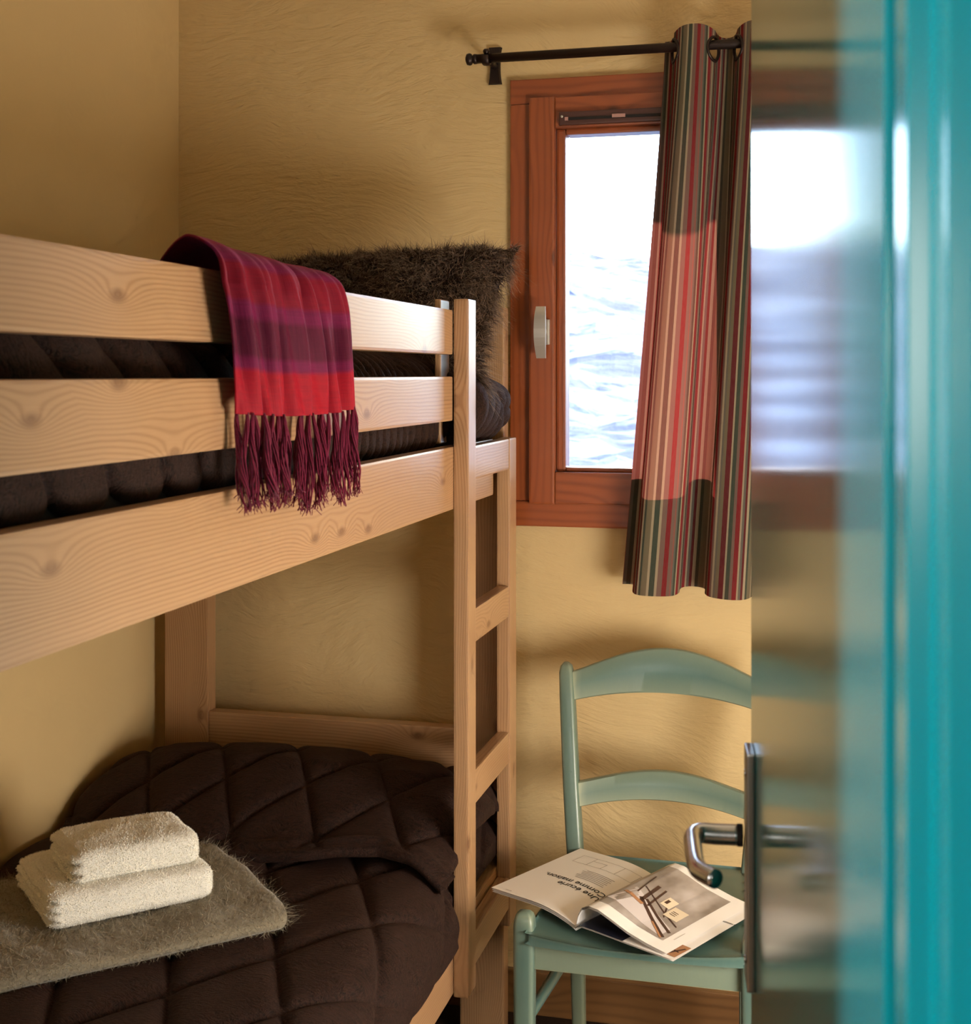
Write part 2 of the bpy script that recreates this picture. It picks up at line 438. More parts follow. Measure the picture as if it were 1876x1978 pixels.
MATTRESS = mat_plain('navy_mattress_ticking', srgb(26, 28, 36), 0.8)
PAPER = mat_plain('white_paper', srgb(240, 236, 232), 0.5)
PAPER_E = mat_plain('page_edges', srgb(206, 203, 196), 0.8)
INK = mat_plain('black_ink', srgb(24, 22, 24), 0.6)
INK_G = mat_plain('grey_ink', srgb(150, 142, 138), 0.6)
def mat_glass():
    m = M('window_glass'); m.n.remove(m.b)
    tr = m.node('ShaderNodeBsdfTransparent'); tr.inputs[0].default_value = (0.93, 0.95, 0.95, 1)
    gl = m.node('ShaderNodeBsdfGlossy'); gl.inputs['Roughness'].default_value = 0.02
    fr = m.node('ShaderNodeFresnel'); fr.inputs[0].default_value = 1.45; mx = m.node('ShaderNodeMixShader')
    m.l.new(fr.outputs[0], mx.inputs[0]); m.l.new(tr.outputs[0], mx.inputs[1]); m.l.new(gl.outputs[0], mx.inputs[2]); m.l.new(mx.outputs[0], m.out.inputs[0])
    return m.mat
GLASS = mat_glass()
def mat_mountain():
    m = M('snow_and_rock'); p = m.coord()
    nz = m.sep(m.node('ShaderNodeNewGeometry').outputs['Normal'])[2]
    n = m.noise(m.mapping(p, (1, 1, 2.2)), 0.022, 8, 0.62, 0.6); n2 = m.noise(p, 0.11, 5, 0.65)
    k = m.math('ADD', m.math('MULTIPLY', n, 1.0), m.math('MULTIPLY', n2, 0.35))
    k = m.math('SUBTRACT', k, m.math('MULTIPLY', nz, 0.16))
    fac = m.ramp(k, [(0.44, (0,) * 3), (0.56, (1,) * 3)])
    m.set(Base_Color=m.mix(fac, srgb(164, 178, 204), srgb(62, 80, 116)), Roughness=0.9, Specular_IOR_Level=0.1)
    m.bump(n2, 0.5, 3.0); return m.mat
ROCK = mat_mountain()
SHADE = mat_plain('lamp_linen', srgb(230, 215, 190), 0.9)

# ================================================================== the room
XL, XR, YB, YF, ZC = -1.555, 1.05, 3.035, 0.52, 2.55
S = lambda o: tag(o, kind='structure')
S(box('floor', XL - .2, XR + .2, 0.385, YB + .4, -0.05, 0.0, FLOOR))
S(box('floor_corridor', -3.2, 1.6, -1.7, 0.385, -0.05, 0.0, HFLOOR))
S(box('ceiling', XL - .2, XR + .2, 0.25, YB + .4, ZC, ZC + 0.08, CEIL))
S(box('ceiling_corridor', -3.2, 1.6, -1.7, 0.25, 2.45, 2.53, HALL))
S(box('wall_left', XL - 0.15, XL, YF - .27, YB + .4, 0, ZC, WALL))
S(box('wall_right', XR, XR + 0.15, YF - .27, YB + .4, 0, ZC, WALL))
# back wall with the window opening, 0.40 m thick
WX0, WX1, WZ0, WZ1 = -0.665, -0.155, 1.165, 2.11
bm = bmesh.new()
def wall_hole(bm, x0, x1, z0, z1, hx0, hx1, hz0, hz1, y0, y1):
    for a, b, c, d in ((x0, hx0, z0, z1), (hx1, x1, z0, z1), (hx0, hx1, z0, hz0), (hx0, hx1, hz1, z1)):
        t = bm_box(a, b, y0, y1, c, d); me = bpy.data.meshes.new('t'); t.to_mesh(me); t.free(); bm.from_mesh(me); bpy.data.meshes.remove(me)
    bmesh.ops.remove_doubles(bm, verts=bm.verts, dist=1e-5)
wall_hole(bm, XL - .15, XR + .15, 0, ZC, WX0, WX1, WZ0, WZ1, YB, YB + 0.40)
S(bm_obj('wall_back', bm, WALL_B))
S(box('roof_eave', -4.0, 3.5, YB + 0.40, 3.75, 2.187, 2.32, WINW['X']))
# front wall with the doorway, seen from the corridor side where the camera stands
DX0, DX1, DZ = -0.735, 0.058, 2.06
bm = bmesh.new()
wall_hole(bm, -3.2, 1.6, 0, 2.55, DX0, DX1, -0.0, DZ, YF - 0.13, YF)
S(bm_obj('wall_front', bm, WALL))
S(box('wall_corridor_back', -3.2, 1.6, -1.8, -1.7, 0, 2.53, HALL))
S(box('wall_corridor_left', -3.3, -3.2, -1.8, .52, 0, 2.53, HALL))
S(box('wall_corridor_right', 1.6, 1.7, -1.8, .52, 0, 2.53, HALL))
sk = S(box('baseboard_back', XL, XR, YB - 0.018, YB, 0.0, 0.098, SKIRT, bevel=0.003))
S(box('baseboard_left', XL, XL + 0.016, YF, YB - 0.02, 0.0, 0.098, SKIRT, bevel=0.003))

# ------------------------------------------------------------------ window
win = S(empty('window_1', (-0.41, YB, 1.12)))
tag(win, label='varnished orange-brown wooden window with one tall pane')
Yf0, Yf1 = YB - 0.012, YB + 0.06
box('frame_stile', -0.711, -0.652, Yf0, Yf1, 1.178, 2.090, WINW['Z'], win, 0.003)
box('frame_stile', -0.168, -0.109, Yf0, Yf1, 1.178, 2.090, WINW['Z'], win, 0.003)
box('frame_head', -0.711, -0.109, Yf0 - .001, Yf1, 2.0905, 2.147, WINW['X'], win, 0.003)
box('frame_sill', -0.711, -0.109, Yf0 - .004, Yf1, 1.12, 1.1775, WINW['X'], win, 0.004)
sash = empty('sash'); sash.parent = win
Ys0, Ys1 = YB - 0.026, YB + 0.045
box('sash_stile', -0.664, -0.604, Ys0, Ys1, 1.172, 2.102, WINW['Z'], sash, 0.005)
box('sash_stile', -0.216, -0.156, Ys0, Ys1, 1.172, 2.102, WINW['Z'], sash, 0.005)
box('sash_rail', -0.6035, -0.2165, Ys0 + .002, Ys1, 2.030, 2.100, WINW['X'], sash, 0.003)
box('sash_rail', -0.6035, -0.2165, Ys0 + .002, Ys1, 1.174, 1.246, WINW['X'], sash, 0.003)
# glazing beads, set back and bevelled
Yb0 = YB - 0.006
box('glazing_bead', -0.6035, -0.582, Yb0, Ys1, 1.246, 2.030, WINW['Z'], sash, 0.006)
box('glazing_bead', -0.238, -0.2165, Yb0, Ys1, 1.246, 2.030, WINW['Z'], sash, 0.006)
box('glazing_bead', -0.5815, -0.2385, Yb0, Ys1, 2.0165, 2.030, WINW['X'], sash, 0.004)
box('glazing_bead', -0.5815, -0.2385, Yb0, Ys1, 1.246, 1.2565, WINW['X'], sash, 0.004)
pane = box('glass_pane', -0.585, -0.235, YB + 0.024, YB + 0.028, 1.250, 2.024, GLASS, sash)
# trickle vent on the top rail
vent = empty('trickle_vent'); vent.parent = win
VENTM = mat_plain('brown_vent_plastic', srgb(74, 44, 38), 0.4)
box('vent_body', -0.592, -0.262, Ys0 - 0.010, Ys0 + .003, 2.034, 2.064, VENTM, vent, 0.003)
box('vent_slot', -0.575, -0.28, Ys0 - 0.0125, Ys0 - 0.008, 2.044, 2.050, DARK, vent, 0.001)
box('vent_tab', -0.578, -0.570, Ys0 - 0.014, Ys0 - 0.009, 2.043, 2.051, mat_plain('vent_tab_plastic', srgb(170, 130, 124), 0.4), vent, 0.001)
box('vent_tab', -0.470, -0.440, Ys0 - 0.014, Ys0 - 0.009, 2.045, 2.053, vent.children[-1].data.materials[0], vent, 0.001)
tube('vent_screw', [(-0.585, Ys0 - 0.012, 2.053), (-0.585, Ys0 - 0.008, 2.053)], 0.003, SILVER, vent, 10)
# handle
han = empty('window_handle'); han.parent = win
box('handle_rose', -0.640, -0.6135, Ys0 - 0.012, Ys0, 1.536, 1.594, SILVER, han, 0.004)
tube('handle_neck', [(-0.627, Ys0 - 0.010, 1.566), (-0.627, Ys0 - 0.045, 1.566)], 0.008, SILVER, han, 14)
pth = bez([(-0.6285, Ys0 - .030, 1.505), (-0.6285, Ys0 - .042, 1.535), (-0.6285, Ys0 - .046, 1.566), (-0.6285, Ys0 - .042, 1.60), (-0.6285, Ys0 - .034, 1.622)], 14)
V = []; F = []
for k, q in enumerate(pth):
    w = 0.0105 + 0.003 * math.sin(math.pi * k / 13); th = 0.0038
    V += [q + np.array(d) for d in ((-w, th, 0), (w, th, 0), (w, -th, 0), (-w, -th, 0))]
F = grid_faces(14, 4, None, True).tolist() + [[0, 1, 2, 3], [55, 54, 53, 52]]
lev = obj_from('handle_lever', V, F, SILVER, han)

# ------------------------------------------------------------------ door
door = S(empty('door_1', (0.0215, 0.552, 0.0), math.radians(96.93)))
tag(door, label='glossy teal painted door standing open into the room')
LW = 0.776
box('door_leaf', 0.0, LW, -0.040, 0.0, 0.012, 2.045, TEAL, door, 0.0025, 2, local=True)
hp = empty('door_handle'); hp.parent = door
bm_obj('handle_plate', bm_box(LW - 0.056, LW - 0.014, 0.0, 0.0075, 0.897, 1.118, 0.002, 2), ALU_D, hp, local=True)
for zz in (0.920, 1.095):
    tube('plate_screw', [(LW - 0.035, 0.007, zz), (LW - 0.035, 0.0088, zz)], 0.0035, ALU, hp, 10, local=True)
HZ = 1.036
tube('handle_collar', [(LW - 0.035, 0.010, HZ), (LW - 0.035, 0.015, HZ)], 0.0105, DARK, hp, 18, local=True)
lp = bez([(LW - .035, .013, HZ), (LW - .035, .036, HZ), (LW - .037, .050, HZ + .001), (LW - .047, .0565, HZ + .001), (LW - .070, .057, HZ), (LW - .110, .056, HZ), (LW - .128, .054, HZ), (LW - .138, .049, HZ), (LW - .150, .040, HZ)], 40)
tube('handle_lever', lp, np.interp(np.linspace(0, 1, 40), [0, .2, .35, 1], [.0098, .0096, .0084, .0082]), ALU, hp, 18, local=True)
for zz in (0.35, 1.75):
    tube('hinge', [(0.0, -0.046, zz - .05), (0.0, -0.046, zz + .05)], 0.007, ALU, door, 12, local=True)
# rebated door frame: a profile in plan, extruded upwards
def extrude(name, prof, z0, z1, mat, parent=None, bevel=0.0):
    bm = bmesh.new(); lo = [bm.verts.new((x, y, z0)) for x, y in prof]; f = bm.faces.new(lo)
    r = bmesh.ops.extrude_face_region(bm, geom=[f]); vs = [g for g in r['geom'] if isinstance(g, bmesh.types.BMVert)]
    bmesh.ops.translate(bm, verts=vs, vec=(0, 0, z1 - z0)); bmesh.ops.recalc_face_normals(bm, faces=bm.faces)
    if bevel: bmesh.ops.bevel(bm, geom=[e for e in bm.edges if abs(e.verts[0].co.z - e.verts[1].co.z) > .1], offset=bevel, segments=3, profile=0.5, affect='EDGES')
    return bm_obj(name, bm, mat, parent)
trim = S(empty('trim_1', (0.03, 0.4, 0)))
tag(trim, label='teal rebated door frame')
extrude('door_jamb', [(0.0595, 0.545), (0.0310, 0.545), (0.0300, 0.5330), (0.0246, 0.5325), (0.0270, 0.498), (0.0353, 0.497), (0.0357, 0.4388), (0.0440, 0.4380), (0.0446, 0.386), (0.0595, 0.386)], 0.0, 2.06, TEAL_F, trim, 0.0008)
extrude('door_jamb', [(-0.7365, 0.545), (-0.706, 0.545), (-0.706, 0.50), (-0.690, 0.50), (-0.690, 0.386), (-0.7365, 0.386)], 0.0, 2.06, TEAL_F, trim, 0.002)
box('door_head', -0.7365, 0.0595, 0.386, 0.50, 2.052, 2.095, TEAL_F, trim, 0.002)

# ------------------------------------------------------------------ mountain outside
na, nr = 150, 170
az = np.radians(np.linspace(-62, 58, na)); rr = 40 * (60.0) ** np.linspace(0, 1, nr)
A, R = np.meshgrid(az, rr, indexing='ij')
ang = np.interp(np.log(R), np.log([40, 90, 180, 350, 600, 900, 1200, 2400]), [-20, -8.5, -4.0, -0.8, 1.9, 4.5, 5.2, 0.5])
side = -np.degrees(A) - 9.0      # degrees left of the view through the pane
ridge = 1 + 0.040 * side + 0.25 * fbm(A * 7 + 4, R * 0 + 2.2, 2, 4)
ang = np.where(ang > -1, (ang + 1) * np.clip(ridge, 0.35, 2.2) - 1, ang)
hgt = R * np.tan(np.radians(ang)) + R * 0.050 * fbm(A * 14, np.log(R) * 5, 1, 6)
P = np.stack([np.sin(A) * R, YB + np.cos(A) * R, 1.4 + hgt], -1)
mt = surf('snowy_mountain', P, ROCK, flip=True)
mt.data.polygons.foreach_set('use_smooth', [False] * len(mt.data.polygons))
tag(mt, 'snow-covered mountainside with blue-grey rock outside the window', 'mountain')

# ================================================================== bunk bed
BX0, BX1 = -1.516, -0.694        # outer faces
BY0, BY1 = 0.93, 2.933
bed = empty('bunk_bed', ((BX0 + BX1) / 2, (BY0 + BY1) / 2, 0))
tag(bed, 'pine bunk bed with two guard rails and a side ladder along the left wall', 'bunk bed')
for x0, x1 in ((BX0, BX0 + 0.110), (BX1 - 0.100, BX1)):
    box('post', x0, x1, 2.888, BY1, 0, 1.617, PINE['Z'], bed, 0.004)
    box('post', x0, x1, BY0, BY0 + .045, 0, 1.617, PINE['Z'], bed, 0.004)
xa, xb = BX0 + .110, BX1 - .100
for y0 in (2.893, BY0 + .005):
    box('end_rail', xa, xb, y0, y0 + .035, 0.545, 0.680, PINE['X'], bed, 0.004)
    box('end_rail', xa, xb, y0, y0 + .035, 0.24, 0.36, PINE['X'], bed, 0.004)
    box('end_rail', xa, xb, y0, y0 + .035, 1.21, 1.33, PINE['X'], bed, 0.004)
    box('end_rail', xa, xb, y0, y0 + .035, 1.43, 1.54, PINE['X'], bed, 0.004)
TH = 0.028
box('side_rail', BX1 - TH, BX1, BY0 + .046, 2.795, 1.211, 1.331, PINE['Y'], bed, 0.004)
box('side_rail', BX0, BX0 + TH, BY0 + .046, 2.887, 1.211, 1.331, PINE['Y'], bed, 0.004)
box('side_rail', BX1 - TH, BX1, BY0 + .046, 2.887, 0.285, 0.405, PINE['Y'], bed, 0.004)
box('side_rail', BX0, BX0 + TH, BY0 + .046, 2.887, 0.285, 0.405, PINE['Y'], bed, 0.004)
box('guard_rail', BX1 - TH, BX1, BY0 + .046, 2.4745, 1.380, 1.465, PINE['Y'], bed, 0.005)
box('guard_rail', BX1 - TH, BX1, BY0 + .046, 2.4745, 1.5065, 1.592, PINE['Y'], bed, 0.005)
for y0 in (2.488, 0.99):
    bm = bm_box(BX1 - TH - .013, BX1 - TH - .0005, y0, y0 + .062, 1.335, 1.614, 0.005, 3); bm_obj('guard_upright', bm, PINE['Z'], bed)
for z0 in (1.235, 0.31):
    box('base_panel', BX0 + TH, BX1 - TH, BY0 + .05, 2.885, z0, z0 + .02, PINE['X'], bed)
lad = empty('ladder'); lad.parent = bed
LX0, LX1 = -0.6935, -0.664
bm_obj('ladder_stile', bm_box(LX0, LX1, 2.476, 2.534, 0.279, 1.613, 0.004), PINE['Z'], lad)
bm_obj('ladder_stile', bm_box(LX0, LX1, 2.822, 2.884, 0.279, 1.331, 0.004), PINE['Z'], lad)
for zt in (1.330, 1.013, 0.698, 0.385):
    bm_obj('ladder_rung', bm_box(LX0 + .001, LX1 - .002, 2.5345, 2.8215, zt - .066, zt, 0.004), PINE['Y'], lad)

# ------------------------------------------------------------------ mattresses and quilts
def rounded_box(name, x0, x1, y0, y1, z0, z1, r, mat, **kw):
    o = bm_obj(name, bm_box(x0, x1, y0, y1, z0, z1, r, 4), mat, smooth=True); return tag(o, **kw)
rounded_box('mattress', BX0 + .035, BX1 - .05, BY0 + .06, 2.87, 1.256, 1.455, .03, MATTRESS, label='dark mattress under the quilt on the upper bunk', category='mattress')
rounded_box('mattress', BX0 + .035, BX1 - .05, BY0 + .06, 2.87, 0.331, 0.485, .03, MATTRESS, label='dark mattress under the quilt on the lower bunk', category='mattress')

def quilting(x, y, w=0.185, depth=0.014):
    """stitched diamonds: 0 on the seams, puffed between them"""
    a = (x + 0.48 * y) / w; b = (x - 0.62 * y) / w
    sa = np.abs(a - np.round(a)) * 2; sb = np.abs(b - np.round(b)) * 2
    return depth * ((1 - np.exp(-sa * 8.0)) * (1 - np.exp(-sb * 8.0)))

def profile(pts, n):
    """resample a polyline in (X, Z) smoothly with even spacing"""
    c = bez([(p[0], p[1], 0) for p in pts], 160)[:, :2]
    d = np.r_[0, np.cumsum(np.linalg.norm(np.diff(c, axis=0), axis=1))]
    t = np.linspace(0, d[-1], n)
    return np.interp(t, d, c[:, 0]), np.interp(t, d, c[:, 1]), t

# upper quilt: top, rounded front edge, gathered front side tucked behind the rails
ny, ns = 620, 190
Y = np.linspace(BY0 + .055, 2.868, ny)
px_, pz_, arc = profile([(-1.50, 1.44), (-1.47, 1.515), (-1.25, 1.548), (-1.0, 1.530), (-0.82, 1.508), (-0.765, 1.492), (-0.737, 1.455), (-0.730, 1.41), (-0.732, 1.36), (-0.742, 1.336), (-0.765, 1.325)], ns)
X2 = np.tile(px_, (ny, 1)); Z2 = np.tile(pz_, (ny, 1)); Y2 = np.tile(Y[:, None], (1, ns)); A2 = np.tile(arc, (ny, 1))
sidew = sstep(-0.80, -0.735, X2) * sstep(1.52, 1.44, Z2)
lad_open = sstep(2.50, 2.575, Y2) * sstep(2.885, 2.80, Y2)
endr = sstep(2.868, 2.78, Y2)
X2 = X2 + sidew * lad_open * 0.062 * np.sin(np.clip((Z2 - 1.335) / .15, 0, 1) * math.pi) ** 0.5
Z2 = 1.34 + (Z2 - 1.34) * (0.55 + 0.45 * np.sqrt(np.clip(1 - ((Y2 - 2.66) / .212) ** 2, 0, 1))) * (Y2 > 2.66) + (Z2 - 1.34) * (Y2 <= 2.66)
# lumpy bedding near the front, rising towards the near end
lump = fbm(Y2 * 3.2, X2 * 3.0 + 1.1, 0, 3)
Z2 += (1 - sidew) * 0.05 * lump + 0.02 * sstep(1.75, 1.15, Y2) * (1 - sidew) * sstep(-1.2, -.8, X2)
P = np.stack([X2, Y2, Z2], -1); N = -surf_normals(P); N *= np.sign(np.median(N[..., 2]))
tuck = np.abs(np.sin(math.pi * (Y2 / 0.036 + 1.3 * fbm(Y2 * 5, X2 * 0 + .3, 3, 2)))) ** 0.6
tuck2 = np.abs(np.sin(math.pi * (Y2 / 0.115 + 1.0 * fbm(Y2 * 3, X2 * 0 + .9, 4, 2) + 0.6 * Z2 / .1))) ** 0.45
w1 = sstep(1.85, 2.0, Y2) * (1 - lad_open); w2 = sstep(1.9, 1.8, Y2)
side2 = sstep(-0.83, -0.75, X2)
disp = quilting(X2 + A2 * 0.0, A2 * 0.9 + Y2, 0.13, 0.010) * (1 - 0.5 * side2 * (w1 + w2))
# quilting on the arc coordinate so that diamonds wrap round the edge
disp = quilting(A2, Y2, 0.16, 0.010) * (1 - 0.6 * side2 * np.clip(w1 + w2, 0, 1))
disp += side2 * (w1 * 0.016 * (tuck - 0.6) + w2 * 0.022 * (tuck2 - 0.55))
# gathered creases where the quilt bulges through the ladder opening
cr = np.abs(np.sin(math.pi * (Y2 - 2.52) / 0.052 + 2.5 * (1.48 - Z2) / .14)) ** 0.5
disp += lad_open * sidew * 0.007 * cr * sstep(1.47, 1.40, Z2)
P = P + N * disp[..., None]
P[..., 0] = np.where((Y2 < 2.50) & (Z2 > 1.30), np.minimum(P[..., 0], BX1 - TH - .0035 + 0.02 * 0), P[..., 0])
uq = surf('quilt', P, QUILT)
tag(uq, 'dark brown quilted bedspread with gathered sides on the upper bunk behind the guard rails', 'bedspread', 'brown quilted bedspreads')

# lower quilt: flat bed, hanging over the side rail
lq = empty('quilt', (-1.1, 1.9, 0.5))
tag(lq, 'dark brown quilted bedspread on the lower bunk, folded over the pillow', 'bedspread', 'brown quilted bedspreads')
ny, ns = 420, 230
Y = np.linspace(BY0 + .055, 2.872, ny)
px_, pz_, arc = profile([(-1.538, 0.495), (-1.522, 0.522), (-1.40, 0.528), (-1.15, 0.532), (-0.90, 0.528), (-0.77, 0.520), (-0.715, 0.500), (-0.684, 0.462), (-0.670, 0.44), (-0.668, 0.412)], ns)
X2 = np.tile(px_, (ny, 1)); Z2 = np.tile(pz_, (ny, 1)); Y2 = np.tile(Y[:, None], (1, ns)); A2 = np.tile(arc, (ny, 1))
fr = sstep(-0.78, -0.69, X2)
inner = sstep(2.41, 2.465, Y2)
Z2 = Z2 - fr * (0.016 * fbm(Y2 * 4, Y2 * 0 + .4, 5, 2) + 0.010) * sstep(.5, .39, Z2)
X2 = X2 + fr * (0.010 * fbm(Y2 * 7, Z2 * 6, 2, 2)) - fr * inner * 0.030
Z2 = np.where(inner * fr > 0, Z2 + inner * sstep(.5, .39, Z2) * 0.028, Z2)
Z2 = Z2 + (1 - fr) * 0.03 * fbm(X2 * 3, Y2 * 3, 6, 3)
P = np.stack([X2, Y2, Z2], -1); N = surf_normals(P); N *= np.sign(np.median(N[..., 2]))
P = P + N * (quilting(A2, Y2) * (1 - 0.75 * sstep(.47, .415, Z2)))[..., None]
P[..., 0] = np.where((Y2 > 2.45), np.minimum(P[..., 0], -0.6955), P[..., 0])
surf('bed_cover', P, QUILT, lq)
# the end folded back over the pillow
nu, nv = 150, 260
t = np.linspace(0, 1, nu)[:, None]; s = np.linspace(0, 1, nv)[None, :]
xs = -1.527 + (0.837) * s
hemY = np.interp(s, [0, .10, .28, .50, .68, .84, 1.0], [2.475, 2.435, 2.385, 2.375, 2.385, 2.42, 2.385])
hemZ = np.interp(s, [0, .1, .3, .55, .75, .92, 1.0], [.548, .550, .550, .553, .572, .574, .560])
py = 2.870 + (hemY - 2.870) * t
hump = np.interp(t, [0, .12, .28, .45, .62, .80, .93, 1.0], [.585, .625, .648, .650, .630, .596, .566, .0])
hump = np.where(t >= 0.93, .566, hump)
Zp = hump + 0 * s
wl_ = np.sin(np.clip(s, 0, 1) * math.pi) ** 0.35
Zp = 0.545 + (Zp - 0.545) * (0.35 + 0.65 * wl_) + sstep(.8, 1, t) * (hemZ - .560) + 0.022 * fbm(xs * 4 + t * 1.5, py * 4, 3, 3)
drop = sstep(0.90, 1.0, s)
Zp = Zp - drop ** 2 * 0.05 * (1 - 0.6 * t)
Xp = xs + 0 * t
Xp = np.minimum(Xp, np.where(py > 2.44, -0.697, -0.672))
P = np.stack([Xp, py + 0 * s, Zp], -1); N = surf_normals(P); N *= np.sign(np.median(N[..., 2]))
edge_w = sstep(1.0, 0.955, t) * np.ones_like(s)
P = P + N * (quilting(Xp * 1.05, py * 1.15 + 0.07, 0.185, 0.013) * edge_w)[..., None]
# roll the free hem under so that it has thickness
roll = []
for k in range(1, 9):
    a = math.pi * k / 8; q = P[-1].copy()
    q[:, 1] = P[-1][:, 1] - 0.011 * math.sin(a); q[:, 2] = P[-1][:, 2] - 0.011 * (1 - math.cos(a)); roll.append(q)
back = P[-1].copy(); back[:, 1] += .14; back[:, 2] -= .020; roll.append(back)
P = np.concatenate([P, np.stack(roll)], 0)
surf('folded_end', P, QUILT, lq)

# ------------------------------------------------------------------ fur cushion on the upper bunk
cush = empty('fur_cushion', (-0.96, 2.66, 1.50))
tag(cush, 'shaggy dark brown faux fur cushion leaning at the head of the upper bunk', 'cushion')
nu, nv = 70, 90
u = np.linspace(-1, 1, nu)[:, None]; v = np.linspace(-1, 1, nv)[None, :]
def cushion_side(sgn):
    W, Hh, T = 0.315, 0.180, 0.085
    pinch = lambda a, b: 1 - 0.10 * (1 - np.abs(b) ** 2.2) * np.abs(a) ** 3
    lx = u * W * pinch(u, v); lz = v * Hh * pinch(v, u)
    th = T * np.clip((1 - np.abs(u) ** 2.6) * (1 - np.abs(v) ** 2.6), 0, 1) ** 0.55
    tilt = math.radians(52)
    yy = 2.735 + lz * math.cos(tilt) - sgn * th * math.sin(tilt) - 0.02
    zz = 1.580 + lz * math.sin(tilt) + sgn * th * math.cos(tilt)
    xx = -0.972 + lx + 0.015 * v - 0.02 * lz
    zz = zz + 0.018 * u * (v > 0) * v
    return np.stack([xx + 0 * v, yy + 0 * u, zz + 0 * u], -1)
Pf = cushion_side(1); Pb = cushion_side(-1)
surf('cushion_front', Pf, FURBASE, cush); surf('cushion_back', Pb, FURBASE, cush, flip=True)
roots = []; nrm = []
for Pq, cnt, sg in ((Pf, 52000, 1), (Pb, 9000, -1)):
    nq = surf_normals(Pq); c0 = nq[nu // 2, nv // 2]
    want = np.array([0, -0.75, .66]) * sg
    if np.dot(c0, want) < 0: nq = -nq
    a, b = scatter(Pq, cnt, nq); roots.append(a); nrm.append(b)
roots = np.concatenate(roots); nrm = np.concatenate(nrm); n = len(roots)
cl = np.stack([fbm(roots[:, 0] * 22, roots[:, 2] * 22 + roots[:, 1] * 22, k, 3) for k in (1, 3, 5)], 1) * 3.6
rim = np.stack([roots[:, 0] + 0.972, np.zeros(n), (roots[:, 2] - 1.580)], 1) * 1.1
d = nrm * 0.55 + rng.normal(size=(n, 3)) * 0.33 + cl + rim + np.array([0.1, -0.05, -0.15]); d /= np.linalg.norm(d, axis=1)[:, None]
strands('fur', roots, d, rng.uniform(0.018, 0.046, n), 0.0007, FUR, cush, bend=rng.normal(size=(n, 3)) * .25 + np.array([0, -0.1, -.45]), seg=3)

# ------------------------------------------------------------------ crimson throw over the top guard rail
thr = empty('fringed_throw', (-0.70, 1.63, 1.60))
tag(thr, 'crimson and purple banded fringed throw draped over the top guard rail', 'throw')
nu, nv = 170, 190
w = np.linspace(0, 1, nu)[:, None]; v = np.linspace(0, 1, nv)[None, :]
path = [(-0.86, 1.535), (-0.84, 1.575), (-0.80, 1.612), (-0.755, 1.634), (-0.715, 1.630), (-0.686, 1.610), (-0.676, 1.575), (-0.674, 1.53), (-0.675, 1.48), (-0.677, 1.425)]
tx, tz, ta = profile(path, nv)
yl = np.interp(ta, [0, .08, .15, .20, .26, ta[-1]], [1.56, 1.53, 1.48, 1.425, 1.415, 1.462]); yr = np.interp(ta, [0, .15, .22, ta[-1]], [1.85, 1.85, 1.83, 1.872])
Yt = yl[None, :] + (yr - yl)[None, :] * w
front = sstep(0.42, 0.62, v)
topm = np.exp(-((v - 0.36) / .16) ** 2)
fold = 0.0075 * np.sin(2 * math.pi * (w * 6.3 + 0.55 * v + 0.25 * np.sin(w * 9))) + 0.004 * np.sin(2 * math.pi * (w * 13.0 - 0.5 * v + .3)) + 0.014 * (fbm(w * 6, v * 2.0, 2, 3))
Xt = tx[None, :] + front * (fold + 0.006) * (0.3 + 0.9 * v) + topm * 0.006 * np.sin(w * 17)
Zt = tz[None, :] + 0 * w - topm * 0.020 * w ** 0.8 + topm * 0.008 * fbm(w * 5, v * 3, 4, 3) - 0.010 * front * (w < .02) * 0
Zt = Zt - front * v * 0.010 * np.sin(w * 2.6 + .2)
Xt = np.maximum(Xt, np.where((Zt < 1.60) & (v > .5), -0.6915, -2))
P = np.stack([Xt, Yt + front * 0.004 * np.sin(w * 40 + v * 8), Zt], -1)
arcu = np.tile(np.linspace(0, 1, nv), (nu, 1)); uvu = np.stack([np.tile(w, (1, nv)), arcu], -1)
ob = surf('woven_cloth', P, THROW, thr, uvu)
so = ob.modifiers.new('thick', 'SOLIDIFY'); so.thickness = 0.003; so.offset = 0
